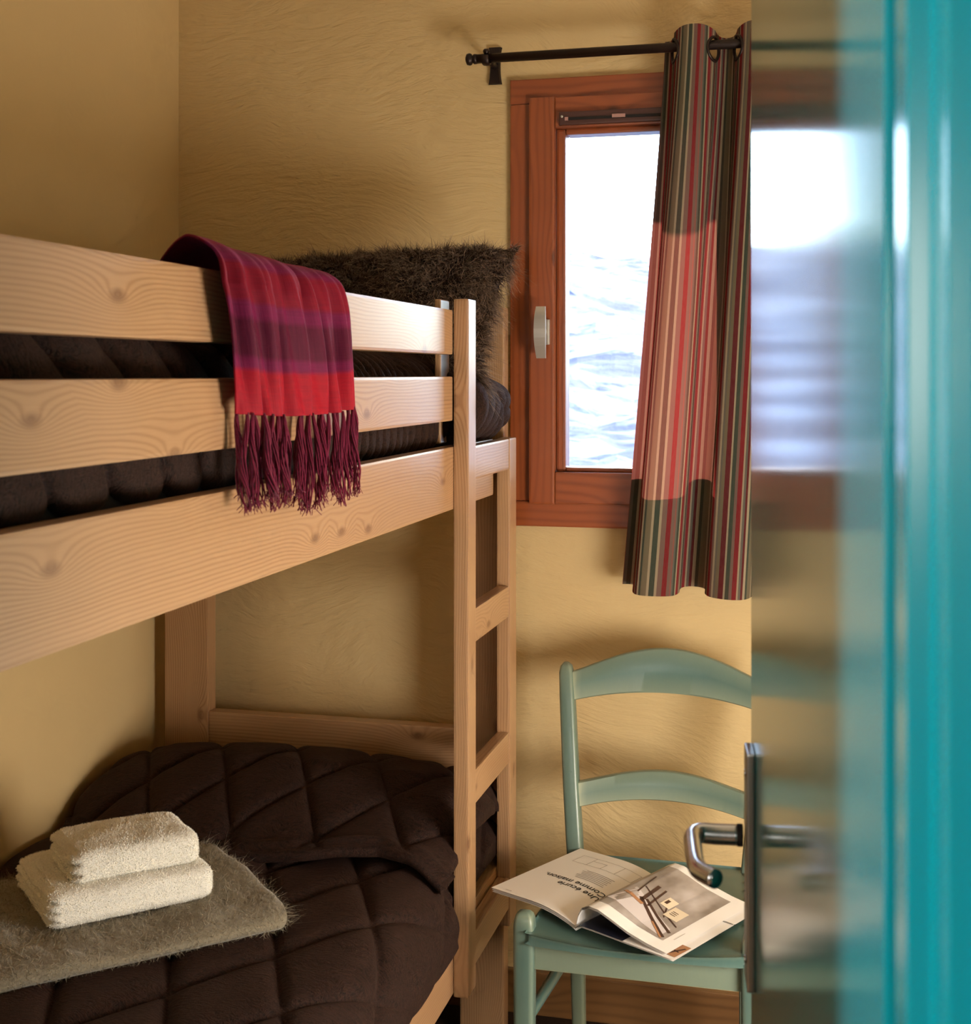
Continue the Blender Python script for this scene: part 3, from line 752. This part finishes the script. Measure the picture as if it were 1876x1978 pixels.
# left flank: the layers folded under, seen as a thick rounded end
hem = P[:, -1]
nt = 32
for k in range(nt):
    q = hem[int((k + 0.5) / nt * (nu - 1))]; L = rng.uniform(0.098, 0.128)
    Vs = []; Fs = []; ph = rng.uniform(0, 6.28); lean = rng.normal() * 0.010 + (0.012 if k > nt - 5 else 0.004)
    for j in range(7):
        a = 2 * math.pi * j / 7; z = np.linspace(0, 1, 12)
        spread = 0.0012 + 0.0034 * np.sin(np.clip(z * 1.3, 0, 1) * 1.57) * (0.7 + .5 * rng.random())
        ln = L * rng.uniform(0.9, 1.06)
        x = q[0] + spread * np.cos(a + ph + z * 5.0) + 0.0022 * np.sin(z * 7 + ph)
        y = q[1] + spread * np.sin(a + ph + z * 5.0) + lean * z + 0.0040 * np.sin(z * 5 + ph * 2) + rng.normal() * .002 * z ** 3
        zz = q[2] + 0.002 - ln * z
        x = np.maximum(x, np.where(zz > 1.33, -0.6915, -0.6905))
        V_, F_ = tube_geo(np.stack([x, y, zz], 1), np.interp(z, [0, .1, .85, 1], [.0009, .0013, .0012, .0007]), 5)
        o_ = len(Vs) * 0 + sum(len(q_) for q_ in Vs); Vs.append(V_); Fs += [[i + o_ for i in f] for f in F_]
    for j in range(10):      # frayed ends
        z = np.linspace(0, 1, 4); e0 = np.array([q[0] + rng.normal() * .003, q[1] + lean * .93 + rng.normal() * .003, q[2] - L * .93])
        e1 = e0 + np.array([rng.normal() * .005, rng.normal() * .006, -rng.uniform(.006, .016)]); e0[0] = max(e0[0], -.690); e1[0] = max(e1[0], -.690)
        V_, F_ = tube_geo(e0[None] * (1 - z[:, None]) + e1[None] * z[:, None], .0005, 4)
        o_ = sum(len(q_) for q_ in Vs); Vs.append(V_); Fs += [[i + o_ for i in f] for f in F_]
    obj_from('tassel', np.concatenate(Vs), Fs, TASSEL, thr, True)

# ------------------------------------------------------------------ grey throw and towels on the lower bunk
ED = np.array([0.700, 0.714, 0.0]); DD = np.array([-0.714, 0.700, 0.0])   # along the front edge, and back from it
def slab(L, D, T, z0, origin, nu=90, nv=140, r=0.5, wob=0.004, layer=1, sag=0.0, nz_=2.6):
    """folded cloth block: closed cross section (rounded rectangle) swept along its length"""
    a = np.linspace(0, 2 * math.pi, nv, endpoint=False); n_ = 5.0
    cs, sn = np.cos(a), np.sin(a)
    cx = np.sign(cs) * np.abs(cs) ** (2 / n_) * D / 2 + D / 2; cz = np.sign(sn) * np.abs(sn) ** (2 / nz_) * T / 2 + T / 2
    l = np.linspace(0, 1, nu)
    P = np.zeros((nu, nv, 3))
    for i, t in enumerate(l):
        sc = 1 - 0.10 * (1 - min(1, min(t, 1 - t) / 0.035)) ** 2
        c = np.array(origin)[None] + ED[None] * (t * L) + DD[None] * (D / 2 + (cx - D / 2) * sc)[:, None]
        c[:, 2] = z0 + T / 2 + (cz - T / 2) * sc
        P[i] = c
    nz = fbm(P[..., 0] * 14 + layer, P[..., 1] * 14 + P[..., 2] * 20, layer, 3)
    P[..., 2] += wob * nz * 2.0 * np.clip((P[..., 2] - z0) / T, 0, 1); P[..., 0] += wob * nz; 
    return P
def closed(name, P, mat, parent):
    nu, nv = P.shape[:2]; f = grid_faces(nu, nv, None, True).tolist(); f.append(list(range(nv))); f.append(list(range((nu - 1) * nv, nu * nv))[::-1])
    return obj_from(name, P.reshape(-1, 3), f, mat, parent, True)

gt = empty('mohair_throw', (-1.13, 1.98, 0.53))
tag(gt, 'folded grey-beige mohair throw lying askew on the lower bunk under the towels', 'throw')
Pg = slab(0.50, 0.425, 0.046, 0.534, (-1.215, 1.735, 0), wob=0.010, layer=2, nz_=2.2)
closed('folded_cloth', Pg, MOHAIR, gt)
def outward(Pq, pos, nm, c):
    s_ = np.sign(np.einsum('ij,ij->i', nm, pos - c)); return nm * s_[:, None]
pos, nm = scatter(Pg, 42000); nm = outward(Pg, pos, nm, Pg.reshape(-1, 3).mean(0) * np.array([1, 1, 0]) + np.array([0, 0, .553]))
dr = nm * 0.5 + rng.normal(size=pos.shape) * 0.6; dr /= np.linalg.norm(dr, axis=1)[:, None]
keep = (pos[:, 2] > 0.540)
strands('mohair_pile', pos[keep], dr[keep], rng.uniform(.004, .011, len(pos))[keep], 0.00032, MOHAIR_S, gt, bend=rng.normal(size=pos.shape)[keep] * .5, seg=2)
# long loose fibres along the right-hand edge
m_ = 700; sidx = rng.random(m_); b0 = np.array([-1.215, 1.735, .0]) + ED * 0.497; pos = b0[None] + DD[None] * (sidx * .425)[:, None]; pos[:, 2] = rng.uniform(.545, .576, m_)
dr = ED[None] * 0.8 + rng.normal(size=(m_, 3)) * .45; dr /= np.linalg.norm(dr, axis=1)[:, None]
strands('loose_fibres', pos, dr, rng.uniform(.008, .026, m_), 0.00022, MOHAIR_S, gt, bend=rng.normal(size=(m_, 3)) * .5 + np.array([0, 0, -.1]), seg=4)

def towel(name, L, D, T, layers, z0, origin, label, wob, lay):
    """soft folded towel: rounded block whose left end shows the layers of the fold"""
    t_ = empty(name, tuple(np.array(origin) + np.array([0, 0, z0]))); tag(t_, label, 'towel', 'folded white towels')
    # plan: rounded rectangle walked by length; section: bulging edge with rounded shoulders
    na_, rc = 300, 0.020
    per = []
    for cx_, cy_, a0 in ((L / 2 - rc, D / 2 - rc, 0), (-L / 2 + rc, D / 2 - rc, 90), (-L / 2 + rc, -D / 2 + rc, 180), (L / 2 - rc, -D / 2 + rc, 270)):
        for q in np.radians(np.linspace(a0, a0 + 90, 10)): per.append((cx_ + rc * math.cos(q), cy_ + rc * math.sin(q)))
    per = np.array(per + per[:1]); dl = np.r_[0, np.cumsum(np.linalg.norm(np.diff(per, axis=0), axis=1))]
    tt = np.linspace(0, dl[-1], na_, endpoint=False); bx_ = np.interp(tt, dl, per[:, 0]); by_ = np.interp(tt, dl, per[:, 1])
    side_z = np.linspace(0, 1, 40); sh = 0.32
    ins_s = np.where(side_z < sh, 1 - np.sqrt(np.clip(1 - (1 - side_z / sh) ** 2, 0, 1)), np.where(side_z > 1 - sh, 1 - np.sqrt(np.clip(1 - ((side_z - 1 + sh) / sh) ** 2, 0, 1)), 0)) * T * sh
    caps = np.linspace(0, 1, 16)[1:]
    ins = np.r_[(T * sh + (D / 2 - T * sh) * caps)[::-1], ins_s, T * sh + (D / 2 - T * sh) * caps][:, None]
    zz = np.r_[np.zeros(15), side_z * T, np.full(15, T)][:, None]
    f_x = np.clip(1 - ins / (L / 2), 0, 1); f_y = np.clip(1 - ins / (D / 2), 0.0, 1)
    X_ = bx_[None, :] * f_x; Y_ = by_[None, :] * f_y; Zr = zz / T + 0 * X_
    lx = X_ / (L / 2); ly = Y_ / (D / 2); lz = Zr * 2 - 1
    left = sstep(0.80, 0.97, -lx) * ((Zr > 0.02) & (Zr < 0.985))
    groove = 1 - np.abs(np.sin(math.pi * (Zr * layers + 0.12 * np.sin(ly * 4 + lay)))) ** 0.6
    X_ = X_ + left * groove * 0.016 + left * 0.008 * fbm(ly * 2, lz * 2, lay, 2)
    Y_ = Y_ + 0.006 * fbm(lx * 2.0, lz * 1.5, lay + 1, 2)
    Z_ = zz + sstep(.35, .9, Zr) * (0.008 * fbm(lx * 2.0 + 5, ly * 2.0, lay + 2, 3) + 0.004 * (1 - lx ** 2) * (1 - ly ** 2))
    c = np.array(origin) + ED * L / 2 + DD * D / 2
    P = c[None, None] + X_[..., None] * ED + Y_[..., None] * DD; P[..., 2] = z0 + Z_
    nz = fbm(P[..., 0] * 60, P[..., 1] * 60 + P[..., 2] * 60, lay, 3); P = P + wob * 0.5 * nz[..., None] * np.stack([lx, ly, lz], -1)
    surf('towel_body', P, TERRY, t_, wrap_v=True)
    ctr = c + np.array([0, 0, z0 + T / 2])
    pp, nn = scatter(np.concatenate([P, P[:, :1]], 1), 34000); nn = outward(P, pp, nn, ctr)
    k_ = pp[:, 2] > z0 + 0.004; pp = pp[k_]; nn = nn[k_]
    dr = nn * .8 + rng.normal(size=pp.shape) * .5; dr /= np.linalg.norm(dr, axis=1)[:, None]
    strands('terry_loops', pp, dr, rng.uniform(.0015, .0034, len(pp)), .0005, TERRY_S, t_, seg=2)
    return t_
towel('folded_towel', 0.278, 0.235, 0.056, 4, 0.580, (-1.200, 1.897, 0), 'larger white terry towel, folded, lying directly on the grey throw', 0.004, 1)
towel('folded_towel', 0.218, 0.160, 0.052, 3, 0.633, (-1.190, 1.952, 0), 'smaller white terry towel, folded, on top of the larger towel', 0.004, 4)

# ================================================================== curtain rod and curtain
RY, RZ = 2.950, 2.183
rod = empty('curtain_rod', (-0.749, YB, RZ)); tag(rod, 'dark bronze iron curtain rod with bracket above the window', 'curtain rod')
tube('rod', [(-0.778, RY, RZ), (0.35, RY, RZ)], 0.0105, IRON, rod, 20)
fx = np.array([-0.797, -0.794, -0.788, -0.784, -0.781, -0.778, -0.774, -0.770]); fr_ = np.array([.006, .0125, .014, .0125, .008, .0115, .0115, .0105])
tube('finial', np.stack([fx, fx * 0 + RY, fx * 0 + RZ], 1), fr_, IRON, rod, 20)
for bx in (-0.749, 0.30):
    br = empty('bracket', (bx + 0.749, 0, 0)); br.parent = rod
    Pz = np.linspace(2.141, 2.226, 11); wv_ = 0.0125 + 0.004 * np.abs((Pz - 2.1835) / .0425) ** 2.5
    V = []; F = []
    for zz, ww in zip(Pz, wv_): V += [(bx - ww, YB - .0005, zz), (bx + ww, YB - .0005, zz), (bx + ww * .8, YB - .009, zz), (bx - ww * .8, YB - .009, zz)]
    obj_from('wall_plate', V, grid_faces(11, 4, None, True).tolist() + [[0, 1, 2, 3], [43, 42, 41, 40]], IRON, br)
    tube('arm', [(bx, YB - .008, RZ), (bx, RY + .010, RZ)], 0.0075, IRON, br, 14)
    a = np.linspace(math.radians(-20), math.radians(200), 20)
    cup = np.stack([np.full(20, bx), RY + .0135 * np.cos(a), RZ - .0135 * np.sin(a)], 1)
    V, F = tube_geo(cup, 0.0035, 8); V[:, 0] = bx + (V[:, 0] - bx) * 2.6
    obj_from('cup', V, F, IRON, br, True)
    tube('cup_screw', bez([(bx, RY, RZ + .010), (bx, RY - .002, RZ + .016), (bx, RY - .004, RZ + .021)], 8), [.005, .006, .007, .0075, .0075, .007, .006, .004], IRON, br, 12)

cur = empty('curtain', (-0.2, RY, 1.0)); tag(cur, 'red, green and cream striped eyelet curtain drawn half across the window', 'curtain')
nq, nvv = 900, 240
THT = np.linspace(-0.55 * math.pi, 5.2 * math.pi, nq)
vz = np.linspace(0, 1, nvv)[None, :]
TT = THT[:, None] + 0 * vz
E0, EP = -0.326, 0.089
def curtain_xy(T, vz):
    Aamp = 0.040 + 0.010 * vz
    b = 0.004 + 0.006 * sstep(0, .5, vz)
    x = np.interp(T, np.array([-1, 0, 1, 2, 3, 4, 5, 6]) * math.pi, [-.366, -.326, -.237, -.190, -.100, -.020, .065, .135]) - b * np.sin(2 * T)
    y = RY - Aamp * np.sin(T) * (1 - 0.18 * np.sin(T) ** 2)
    y = y + 0.006 * np.sin(T * 2.3 + 4 * vz) * vz
    x = 0.26 + (x - 0.26) * (1 + 0.155 * vz ** 1.15) 
    return x, y
Xc, Yc = curtain_xy(TT, vz)
top = 2.214 + 0.010 * np.sin(THT)[:, None]
Zc = top + (0.994 - 0.006 * np.sin(THT)[:, None] - top) * vz
fl = np.r_[0, np.cumsum(np.hypot(np.diff(Xc[:, 0]), np.diff(Yc[:, 0])))]
UV = np.stack([np.tile(fl[:, None], (1, nvv)), np.tile(vz * 1.24, (nq, 1))], -1)
P = np.stack([Xc, Yc, Zc + 0 * Xc], -1)
eyes = [k * math.pi for k in range(0, 6)]
fe = np.interp(eyes, THT, fl)
fc = 0.25 * (UV[1:, 1:, 0] + UV[:-1, 1:, 0] + UV[1:, :-1, 0] + UV[:-1, :-1, 0]); zc = 0.25 * (P[1:, 1:, 2] + P[:-1, 1:, 2] + P[1:, :-1, 2] + P[:-1, :-1, 2])
mask = np.ones_like(fc, bool)
ER = 0.0235
for f0 in fe: mask &= ~(((fc - f0) ** 2 + (zc - (RZ - .009)) ** 2) < ER ** 2)
surf('curtain_cloth', P, CURTAIN, cur, UV, mask)
ea = np.linspace(0, 2 * math.pi, 36, endpoint=False)
for f0 in fe:
    fx_ = f0 + (ER + .002) * np.cos(ea); zz = RZ - .009 + (ER + .002) * np.sin(ea); th_ = np.interp(fx_, fl, THT)
    x, y = curtain_xy(th_, np.full_like(th_, 0.03)); ring = np.stack([x, y, zz], 1); ring = np.concatenate([ring, ring[:2]])
    V, F = tube_geo(ring, 0.0036, 8, cap=False)
    obj_from('eyelet', V, F, IRON, cur, True)

# ================================================================== chair
CXc, CF, CB = -0.335, 2.395, 2.795
ch = empty('ladder_back_chair', (CXc, 2.6, 0)); tag(ch, 'sage green painted wooden chair with two curved back slats', 'chair')
def loft(name, secs, mat, parent, smooth=True, bevel=None):
    """secs: list of (center xyz, half width x, half depth y) rounded-square sections stacked upwards"""
    m = 16; V = []; a = np.linspace(0, 2 * math.pi, m, endpoint=False) + math.pi / m
    cx = np.sign(np.cos(a)) * np.abs(np.cos(a)) ** 0.42; cy = np.sign(np.sin(a)) * np.abs(np.sin(a)) ** 0.42
    for c, hx, hy in secs:
        V.append(np.stack([c[0] + cx * hx, c[1] + cy * hy, np.full(m, c[2])], 1))
    F = grid_faces(len(secs), m, None, True).tolist(); F = [f[::-1] for f in F]; F.append(list(range(m))[::-1]); F.append(list(range((len(secs) - 1) * m, len(secs) * m)))
    o = obj_from(name, np.concatenate(V), F, mat, parent, True)
    e = o.modifiers.new('split', 'EDGE_SPLIT'); e.split_angle = math.radians(50)
    return o
for sx in (-1, 1):
    lx = CXc + sx * 0.2055
    zs = [0, .2, .40, .455, .468, .477, .482, .4845]; hw = [.016, .0185, .0195, .0195, .0185, .0155, .0105, .004]
    loft('front_leg', [((lx, CF + .02, z), h, h) for z, h in zip(zs, hw)], GREEN, ch)
    # back post: vertical below the seat, leaning back and slightly outwards above it
    zz = np.array([0, .25, .42, .50, .60, .70, .78, .825, .838, .845]); yy = np.interp(zz, [0, .25, .42, .60, .845], [2.80, 2.785, 2.782, 2.812, 2.872]); off = np.interp(zz, [0, .42, .845], [.172, .176, .2155])
    ww = np.array([.013, .015, .0165, .017, .0168, .0165, .0160, .0150, .012, .005])
    loft('back_post', [((CXc + sx * o_, y_, z_), w_, w_ * 1.15) for z_, y_, o_, w_ in zip(zz, yy, off, ww)], GREEN, ch)
def slat(name, zt0, zt1, zb0, zb1):
    """curved slat: top edge rises from zt0 at the posts to zt1 in the middle, bottom edge likewise"""
    n = 40; t = np.linspace(-1, 1, n); arch = np.cos(t * math.pi / 2) ** 1.15
    zt = zt0 + (zt1 - zt0) * arch; zb = zb0 + (zb1 - zb0) * (1 - t ** 2); V = []
    for i in range(n):
        zm = (zt[i] + zb[i]) / 2; off = np.interp(zm, [.42, .845], [.172, .2155]) - .012
        x = CXc + t[i] * off; bow = 0.028 * (1 - t[i] ** 2)
        for fz in (0, .04, .5, .96, 1.0):
            z = zb[i] + (zt[i] - zb[i]) * fz; yb = np.interp(z, [.42, .60, .845], [2.782, 2.812, 2.872]) + bow
            th = .0095 if 0 < fz < 1 else .006
            V.append((x, yb - th, z))
        for fz in (1.0, .96, .5, .04, 0):
            z = zb[i] + (zt[i] - zb[i]) * fz; yb = np.interp(z, [.42, .60, .845], [2.782, 2.812, 2.872]) + bow
            th = .0095 if 0 < fz < 1 else .006
            V.append((x, yb + th, z))
    F = grid_faces(n, 10, None, True).tolist(); F = [f for f in F]; F.append(list(range(10))); F.append(list(range((n - 1) * 10, n * 10))[::-1])
    o = obj_from(name, V, F, GREEN, ch, True); e = o.modifiers.new('s', 'EDGE_SPLIT'); e.split_angle = math.radians(50)
slat('back_slat', .828, .880, .768, .788)
slat('back_slat', .607, .632, .556, .574)
# saddle seat
ng, mg = 46, 40
a = np.linspace(-1, 1, ng)[:, None]; b = np.linspace(0, 1, mg)[None, :]
hwid = 0.196 - 0.028 * b
xs = CXc + a * hwid; ys = CF - 0.004 + (CB - CF + 0.004) * b - 0.012 * (1 - a ** 2) * (1 - b) ** 3 + 0 * a
ys = ys + 0.04 * sstep(.80, 1.0, np.abs(a)) * (b < .05) * 0
dip = 0.013 * (1 - np.abs(a) ** 2.2) * np.sin(np.clip(b * .9 + .22, 0, 1) * math.pi) ** 0.6
zt = 0.4535 - dip + 0.004 * b
seat_top = np.stack([xs + 0 * b, ys, zt + 0 * a], -1); seat_bot = seat_top.copy(); seat_bot[..., 2] = 0.4345
V = np.concatenate([seat_top.reshape(-1, 3), seat_bot.reshape(-1, 3)]); nn_ = ng * mg
F = grid_faces(ng, mg).tolist(); F2 = [[i + nn_ for i in f[::-1]] for f in F]
rimi = [i * mg for i in range(ng)] + [(ng - 1) * mg + j for j in range(1, mg)] + [i * mg + mg - 1 for i in range(ng - 2, -1, -1)] + [j for j in range(mg - 2, 0, -1)]
F3 = [[rimi[k], rimi[(k + 1) % len(rimi)], rimi[(k + 1) % len(rimi)] + nn_, rimi[k] + nn_] for k in range(len(rimi))]
so = obj_from('seat', V, F + F2 + F3, GREEN, ch, True); e = so.modifiers.new('b', 'BEVEL'); e.width = 0.004; e.segments = 2; e.limit_method = 'ANGLE'; e.angle_limit = math.radians(55)
e = so.modifiers.new('s', 'EDGE_SPLIT'); e.split_angle = math.radians(60)
box('front_apron', CXc - .187, CXc + .187, CF + .014, CF + .034, 0.380, 0.434, GREEN, ch, .003)
box('back_apron', CXc - .160, CXc + .160, 2.774, 2.794, 0.385, 0.434, GREEN, ch, .003)
def bar(name, p, q, r, flat=None):
    P0, P1 = np.array(p), np.array(q); t = np.linspace(0, 1, 9)[:, None]
    V, F = tube_geo(P0 * (1 - t) + P1 * t, np.interp(t.ravel(), [0, .5, 1], [r * .85, r, r * .85]), 14)
    if flat: V[:, 2] = P0[2] + (V[:, 2] - P0[2]) * flat
    obj_from(name, V, F, GREEN, ch, True)
for sx in (-1, 1):
    n0 = CXc + sx * .2055; n1 = CXc + sx * .175
    V = []
    for (x, y) in ((n0, CF + .036), (n1, 2.768)):
        V += [(x - .010, y, .385), (x + .010, y, .385), (x + .010, y, .434), (x - .010, y, .434)]
    obj_from('side_apron', V, [[0, 1, 5, 4], [1, 2, 6, 5], [2, 3, 7, 6], [3, 0, 4, 7], [0, 3, 2, 1], [4, 5, 6, 7]], GREEN, ch)
    bar('side_stretcher', (n0, CF + .03, .275), (n1, 2.772, .285), .0115)
bar('front_stretcher', (CXc - .192, CF + .02, .262), (CXc + .192, CF + .02, .262), .013)
bar('back_stretcher', (CXc - .162, 2.784, .24), (CXc + .162, 2.784, .24), .0105)

# ================================================================== open magazine on the seat
MO = np.array([-0.447, 2.425]); MS = np.array([0.452, 0.892]); ML = np.array([-0.892, 0.452])
MH, MW = 0.285, 0.208
mag = empty('open_magazine', (MO[0] + .06, MO[1] + .12, 0.455))
tag(mag, 'open magazine with a grey interior photograph lying on the green chair seat', 'magazine')
def page_left(x, s, lift=0.0):
    """x: distance from the spine to the left, s: distance along the spine from the near end"""
    x = np.asarray(x, float); s = np.asarray(s, float); k = x / MW
    z = 0.459 + 0.022 * np.sin(np.clip(k * 1.9, 0, 1) * math.pi / 2) ** 0.8 * (1 - .25 * k) + 0.004 * k + lift
    xy = MO[None] + x.reshape(-1, 1) * 0.985 * ML[None] + s.reshape(-1, 1) * MS[None]
    return np.column_stack([xy, z.ravel()])
def page_right(x, s, lift=0.0):
    """thick half: swells up from the spine, arches over and comes down at the fore edge"""
    x = np.asarray(x, float); s = np.asarray(s, float); k = np.clip(x / MW, 0, 1)
    z = np.interp(k, [0, .04, .10, .18, .28, .42, .60, .80, 1.0], [.459, .481, .497, .5045, .5035, .494, .481, .472, .466]) + lift
    g = np.interp(k, [0, .04, .10, .18, .28, 1.0], [0, .004, .013, .029, .050, .198])
    xy = MO[None] - g.reshape(-1, 1) * ML[None] + s.reshape(-1, 1) * MS[None]
    return np.column_stack([xy, z.ravel()])
def sheet(name, fn, n=40, m=14, mat=PAPER, lift=0.0, w=MW, x0=0.0, s0=0.0, s1=MH):
    xx, ss = np.meshgrid(np.linspace(x0, w, n), np.linspace(s0, s1, m), indexing='ij')
    return surf(name, fn(xx.ravel(), ss.ravel(), lift).reshape(n, m, 3), mat, mag)
for k in range(3):
    sheet('left_page', page_left, lift=-0.0035 * k * 1.0, w=MW - .001 * k)
for k in range(4):
    sheet('right_page', page_right, lift=-0.0014 * k, w=MW - .0012 * (3 - k) * -1 * 0 - .002 * k, mat=PAPER)
# lower leaves of the right half, lying flat on the seat, with the dark double page seen in the opening
def page_flat(x, s, lift=0.0):
    x = np.asarray(x, float); s = np.asarray(s, float); k = np.clip(x / MW, 0, 1)
    z = np.interp(k, [0, .06, .2, 1.0], [.459, .4665, .4665, .4615]) + lift
    xy = MO[None] - x.reshape(-1, 1) * 1.03 * ML[None] + (s.reshape(-1, 1) - 0.006) * MS[None]
    return np.column_stack([xy, z.ravel()])
sheet('lower_page', page_flat); sheet('cover', page_flat, lift=-0.0022)
sheet('dark_print', page_flat, lift=0.0006, w=0.105, x0=.004, s1=.27, mat=mat_plain('navy_print', srgb(22, 26, 44), 0.45))
# printing: shapes mapped onto the pages
def decal(name, fn, quads, mat, lift, n=12):
    V = []; F = []
    for (x0, s0), (x1, s1), (x2, s2), (x3, s3) in quads:
        tt = np.linspace(0, 1, n); o_ = len(V)
        for t in tt:
            for (xa, sa, xb_, sb) in ((x0, s0, x1, s1), (x3, s3, x2, s2)):
                V.append(tuple(fn(np.array([xa + (xb_ - xa) * t]), np.array([sa + (sb - sa) * t]), lift)[0]))
        F += [[o_ + 2 * i, o_ + 2 * i + 2, o_ + 2 * i + 3, o_ + 2 * i + 1] for i in range(n - 1)]
    return obj_from(name, V, F, mat, mag)
def rect(x0, x1, s0, s1): return ((x0, s0), (x1, s0), (x1, s1), (x0, s1))
def line(xa, sa, xb_, sb, w):
    d = np.array([xb_ - xa, sb - sa]); d /= np.linalg.norm(d); nrm_ = np.array([-d[1], d[0]]) * w / 2
    return ((xa + nrm_[0], sa + nrm_[1]), (xb_ + nrm_[0], sb + nrm_[1]), (xb_ - nrm_[0], sb - nrm_[1]), (xa - nrm_[0], sa - nrm_[1]))
def text_on(name, fn, body, size, x0, s0, mat, lift=0.0006):
    """text for a reader sitting on the far side: runs away from the spine, upright towards the near edge"""
    cu = bpy.data.curves.new('t', 'FONT'); cu.body = body; cu.size = size; cu.space_line = 0.95; cu.resolution_u = 3; cu.offset = size * 0.012
    to = bpy.data.objects.new('t', cu); COL.objects.link(to)
    dg = bpy.context.evaluated_depsgraph_get(); me = bpy.data.meshes.new_from_object(to.evaluated_get(dg))
    v = np.array([q.co[:] for q in me.vertices]); F = [list(p.vertices) for p in me.polygons]
    bpy.data.objects.remove(to); bpy.data.meshes.remove(me)
    return obj_from(name, fn(x0 + v[:, 0], s0 - v[:, 1], lift), F, mat, mag)
text_on('headline_print', page_left, 'Une \u00e9curie\nComme maison.', 0.0225, 0.026, 0.112, INK)
text_on('caption_print', page_left, 'MAISON', 0.004, 0.165, 0.012, INK_G)
# paragraph block and floor plan, in thin grey lines
decal('paragraph_print', page_left, [rect(.050 + .003 * (k % 2), .118 + .01 * ((k * 7) % 3) / 3, .150 + .0065 * k, .1518 + .0065 * k) for k in range(7)], INK_G, .0006, 4)
pl = []
for (xa, sa, xb_, sb) in ((.03, .215, .175, .215), (.03, .255, .175, .255), (.03, .215, .03, .255), (.175, .215, .175, .255), (.07, .215, .07, .255), (.105, .215, .105, .240), (.105, .240, .140, .240), (.14, .215, .14, .255)):
    pl.append(line(xa, sa, xb_, sb, .0009))
decal('floor_plan_print', page_left, pl, INK_G, .0006, 6)
# photograph on the right-hand page
def mat_photo():
    m = M('grey_photo_print'); p = m.coord('UV'); 
    n = m.noise(m.mapping(p, (2.2, 1.6, 1)), 1.3, 3, 0.5)
    m.set(Base_Color=m.ramp(n, [(0.3, srgb(128, 116, 106)), (0.55, srgb(176, 166, 160)), (0.75, srgb(205, 198, 196))]), Roughness=0.35); return m.mat
PH = mat_photo()
xx, ss = np.meshgrid(np.linspace(.006, .178, 50), np.linspace(.032, .262, 12), indexing='ij')
surf('photo_print', page_right(xx.ravel(), ss.ravel(), .0005).reshape(50, 12, 3), PH, mag)
BRN = mat_plain('brown_print', srgb(74, 50, 42), 0.4); TAN = mat_plain('tan_print', srgb(176, 128, 92), 0.4); LITE = mat_plain('pale_print', srgb(212, 204, 204), 0.4); CRM = mat_plain('cream_print', srgb(226, 210, 184), 0.4)
decal('photo_pale_area_print', page_right, [((.03, .06), (.165, .04), (.165, .075), (.05, .135))], LITE, .0008, 20)
for q_ in [line(.172, .040, .075, .112, .007), line(.172, .062, .085, .116, .006), line(.168, .090, .060, .150, .003), line(.082, .098, .075, .175, .007), line(.098, .100, .09, .175, .004), line(.135, .098, .105, .165, .0025), line(.062, .12, .05, .20, .003)]: decal('beam_print', page_right, [q_], BRN, .0012, 16)
for q_ in [line(.090, .095, .045, .105, .008), line(.170, .036, .130, .068, .004)]: decal('beam_print', page_right, [q_], TAN, .0013, 12)
decal('photo_cream_box_print', page_right, [rect(.128, .158, .105, .148), rect(.105, .125, .130, .165)], CRM, .0013, 8)
decal('photo_small_marks_print', page_right, [rect(.134, .146, .118, .120), rect(.134, .146, .124, .126), rect(.134, .146, .130, .132), rect(.108, .114, .14, .155)], BRN, .0016, 4)
decal('page_foot_print', page_right, [line(.190, .050, .190, .085, .0007)], INK_G, .0008, 4)
decal('lower_photo_print', page_flat, [((.180, .012), (.205, .010), (.207, .060), (.186, .062))], TAN, .0007, 6)
decal('lower_photo_dark_print', page_flat, [line(.186, .015, .202, .050, .004), line(.184, .035, .200, .030, .003)], BRN, .0010, 5)
text_on('lower_caption_print', page_flat, 'mati\u00e8re.', 0.009, .186, .20, INK, .0008)
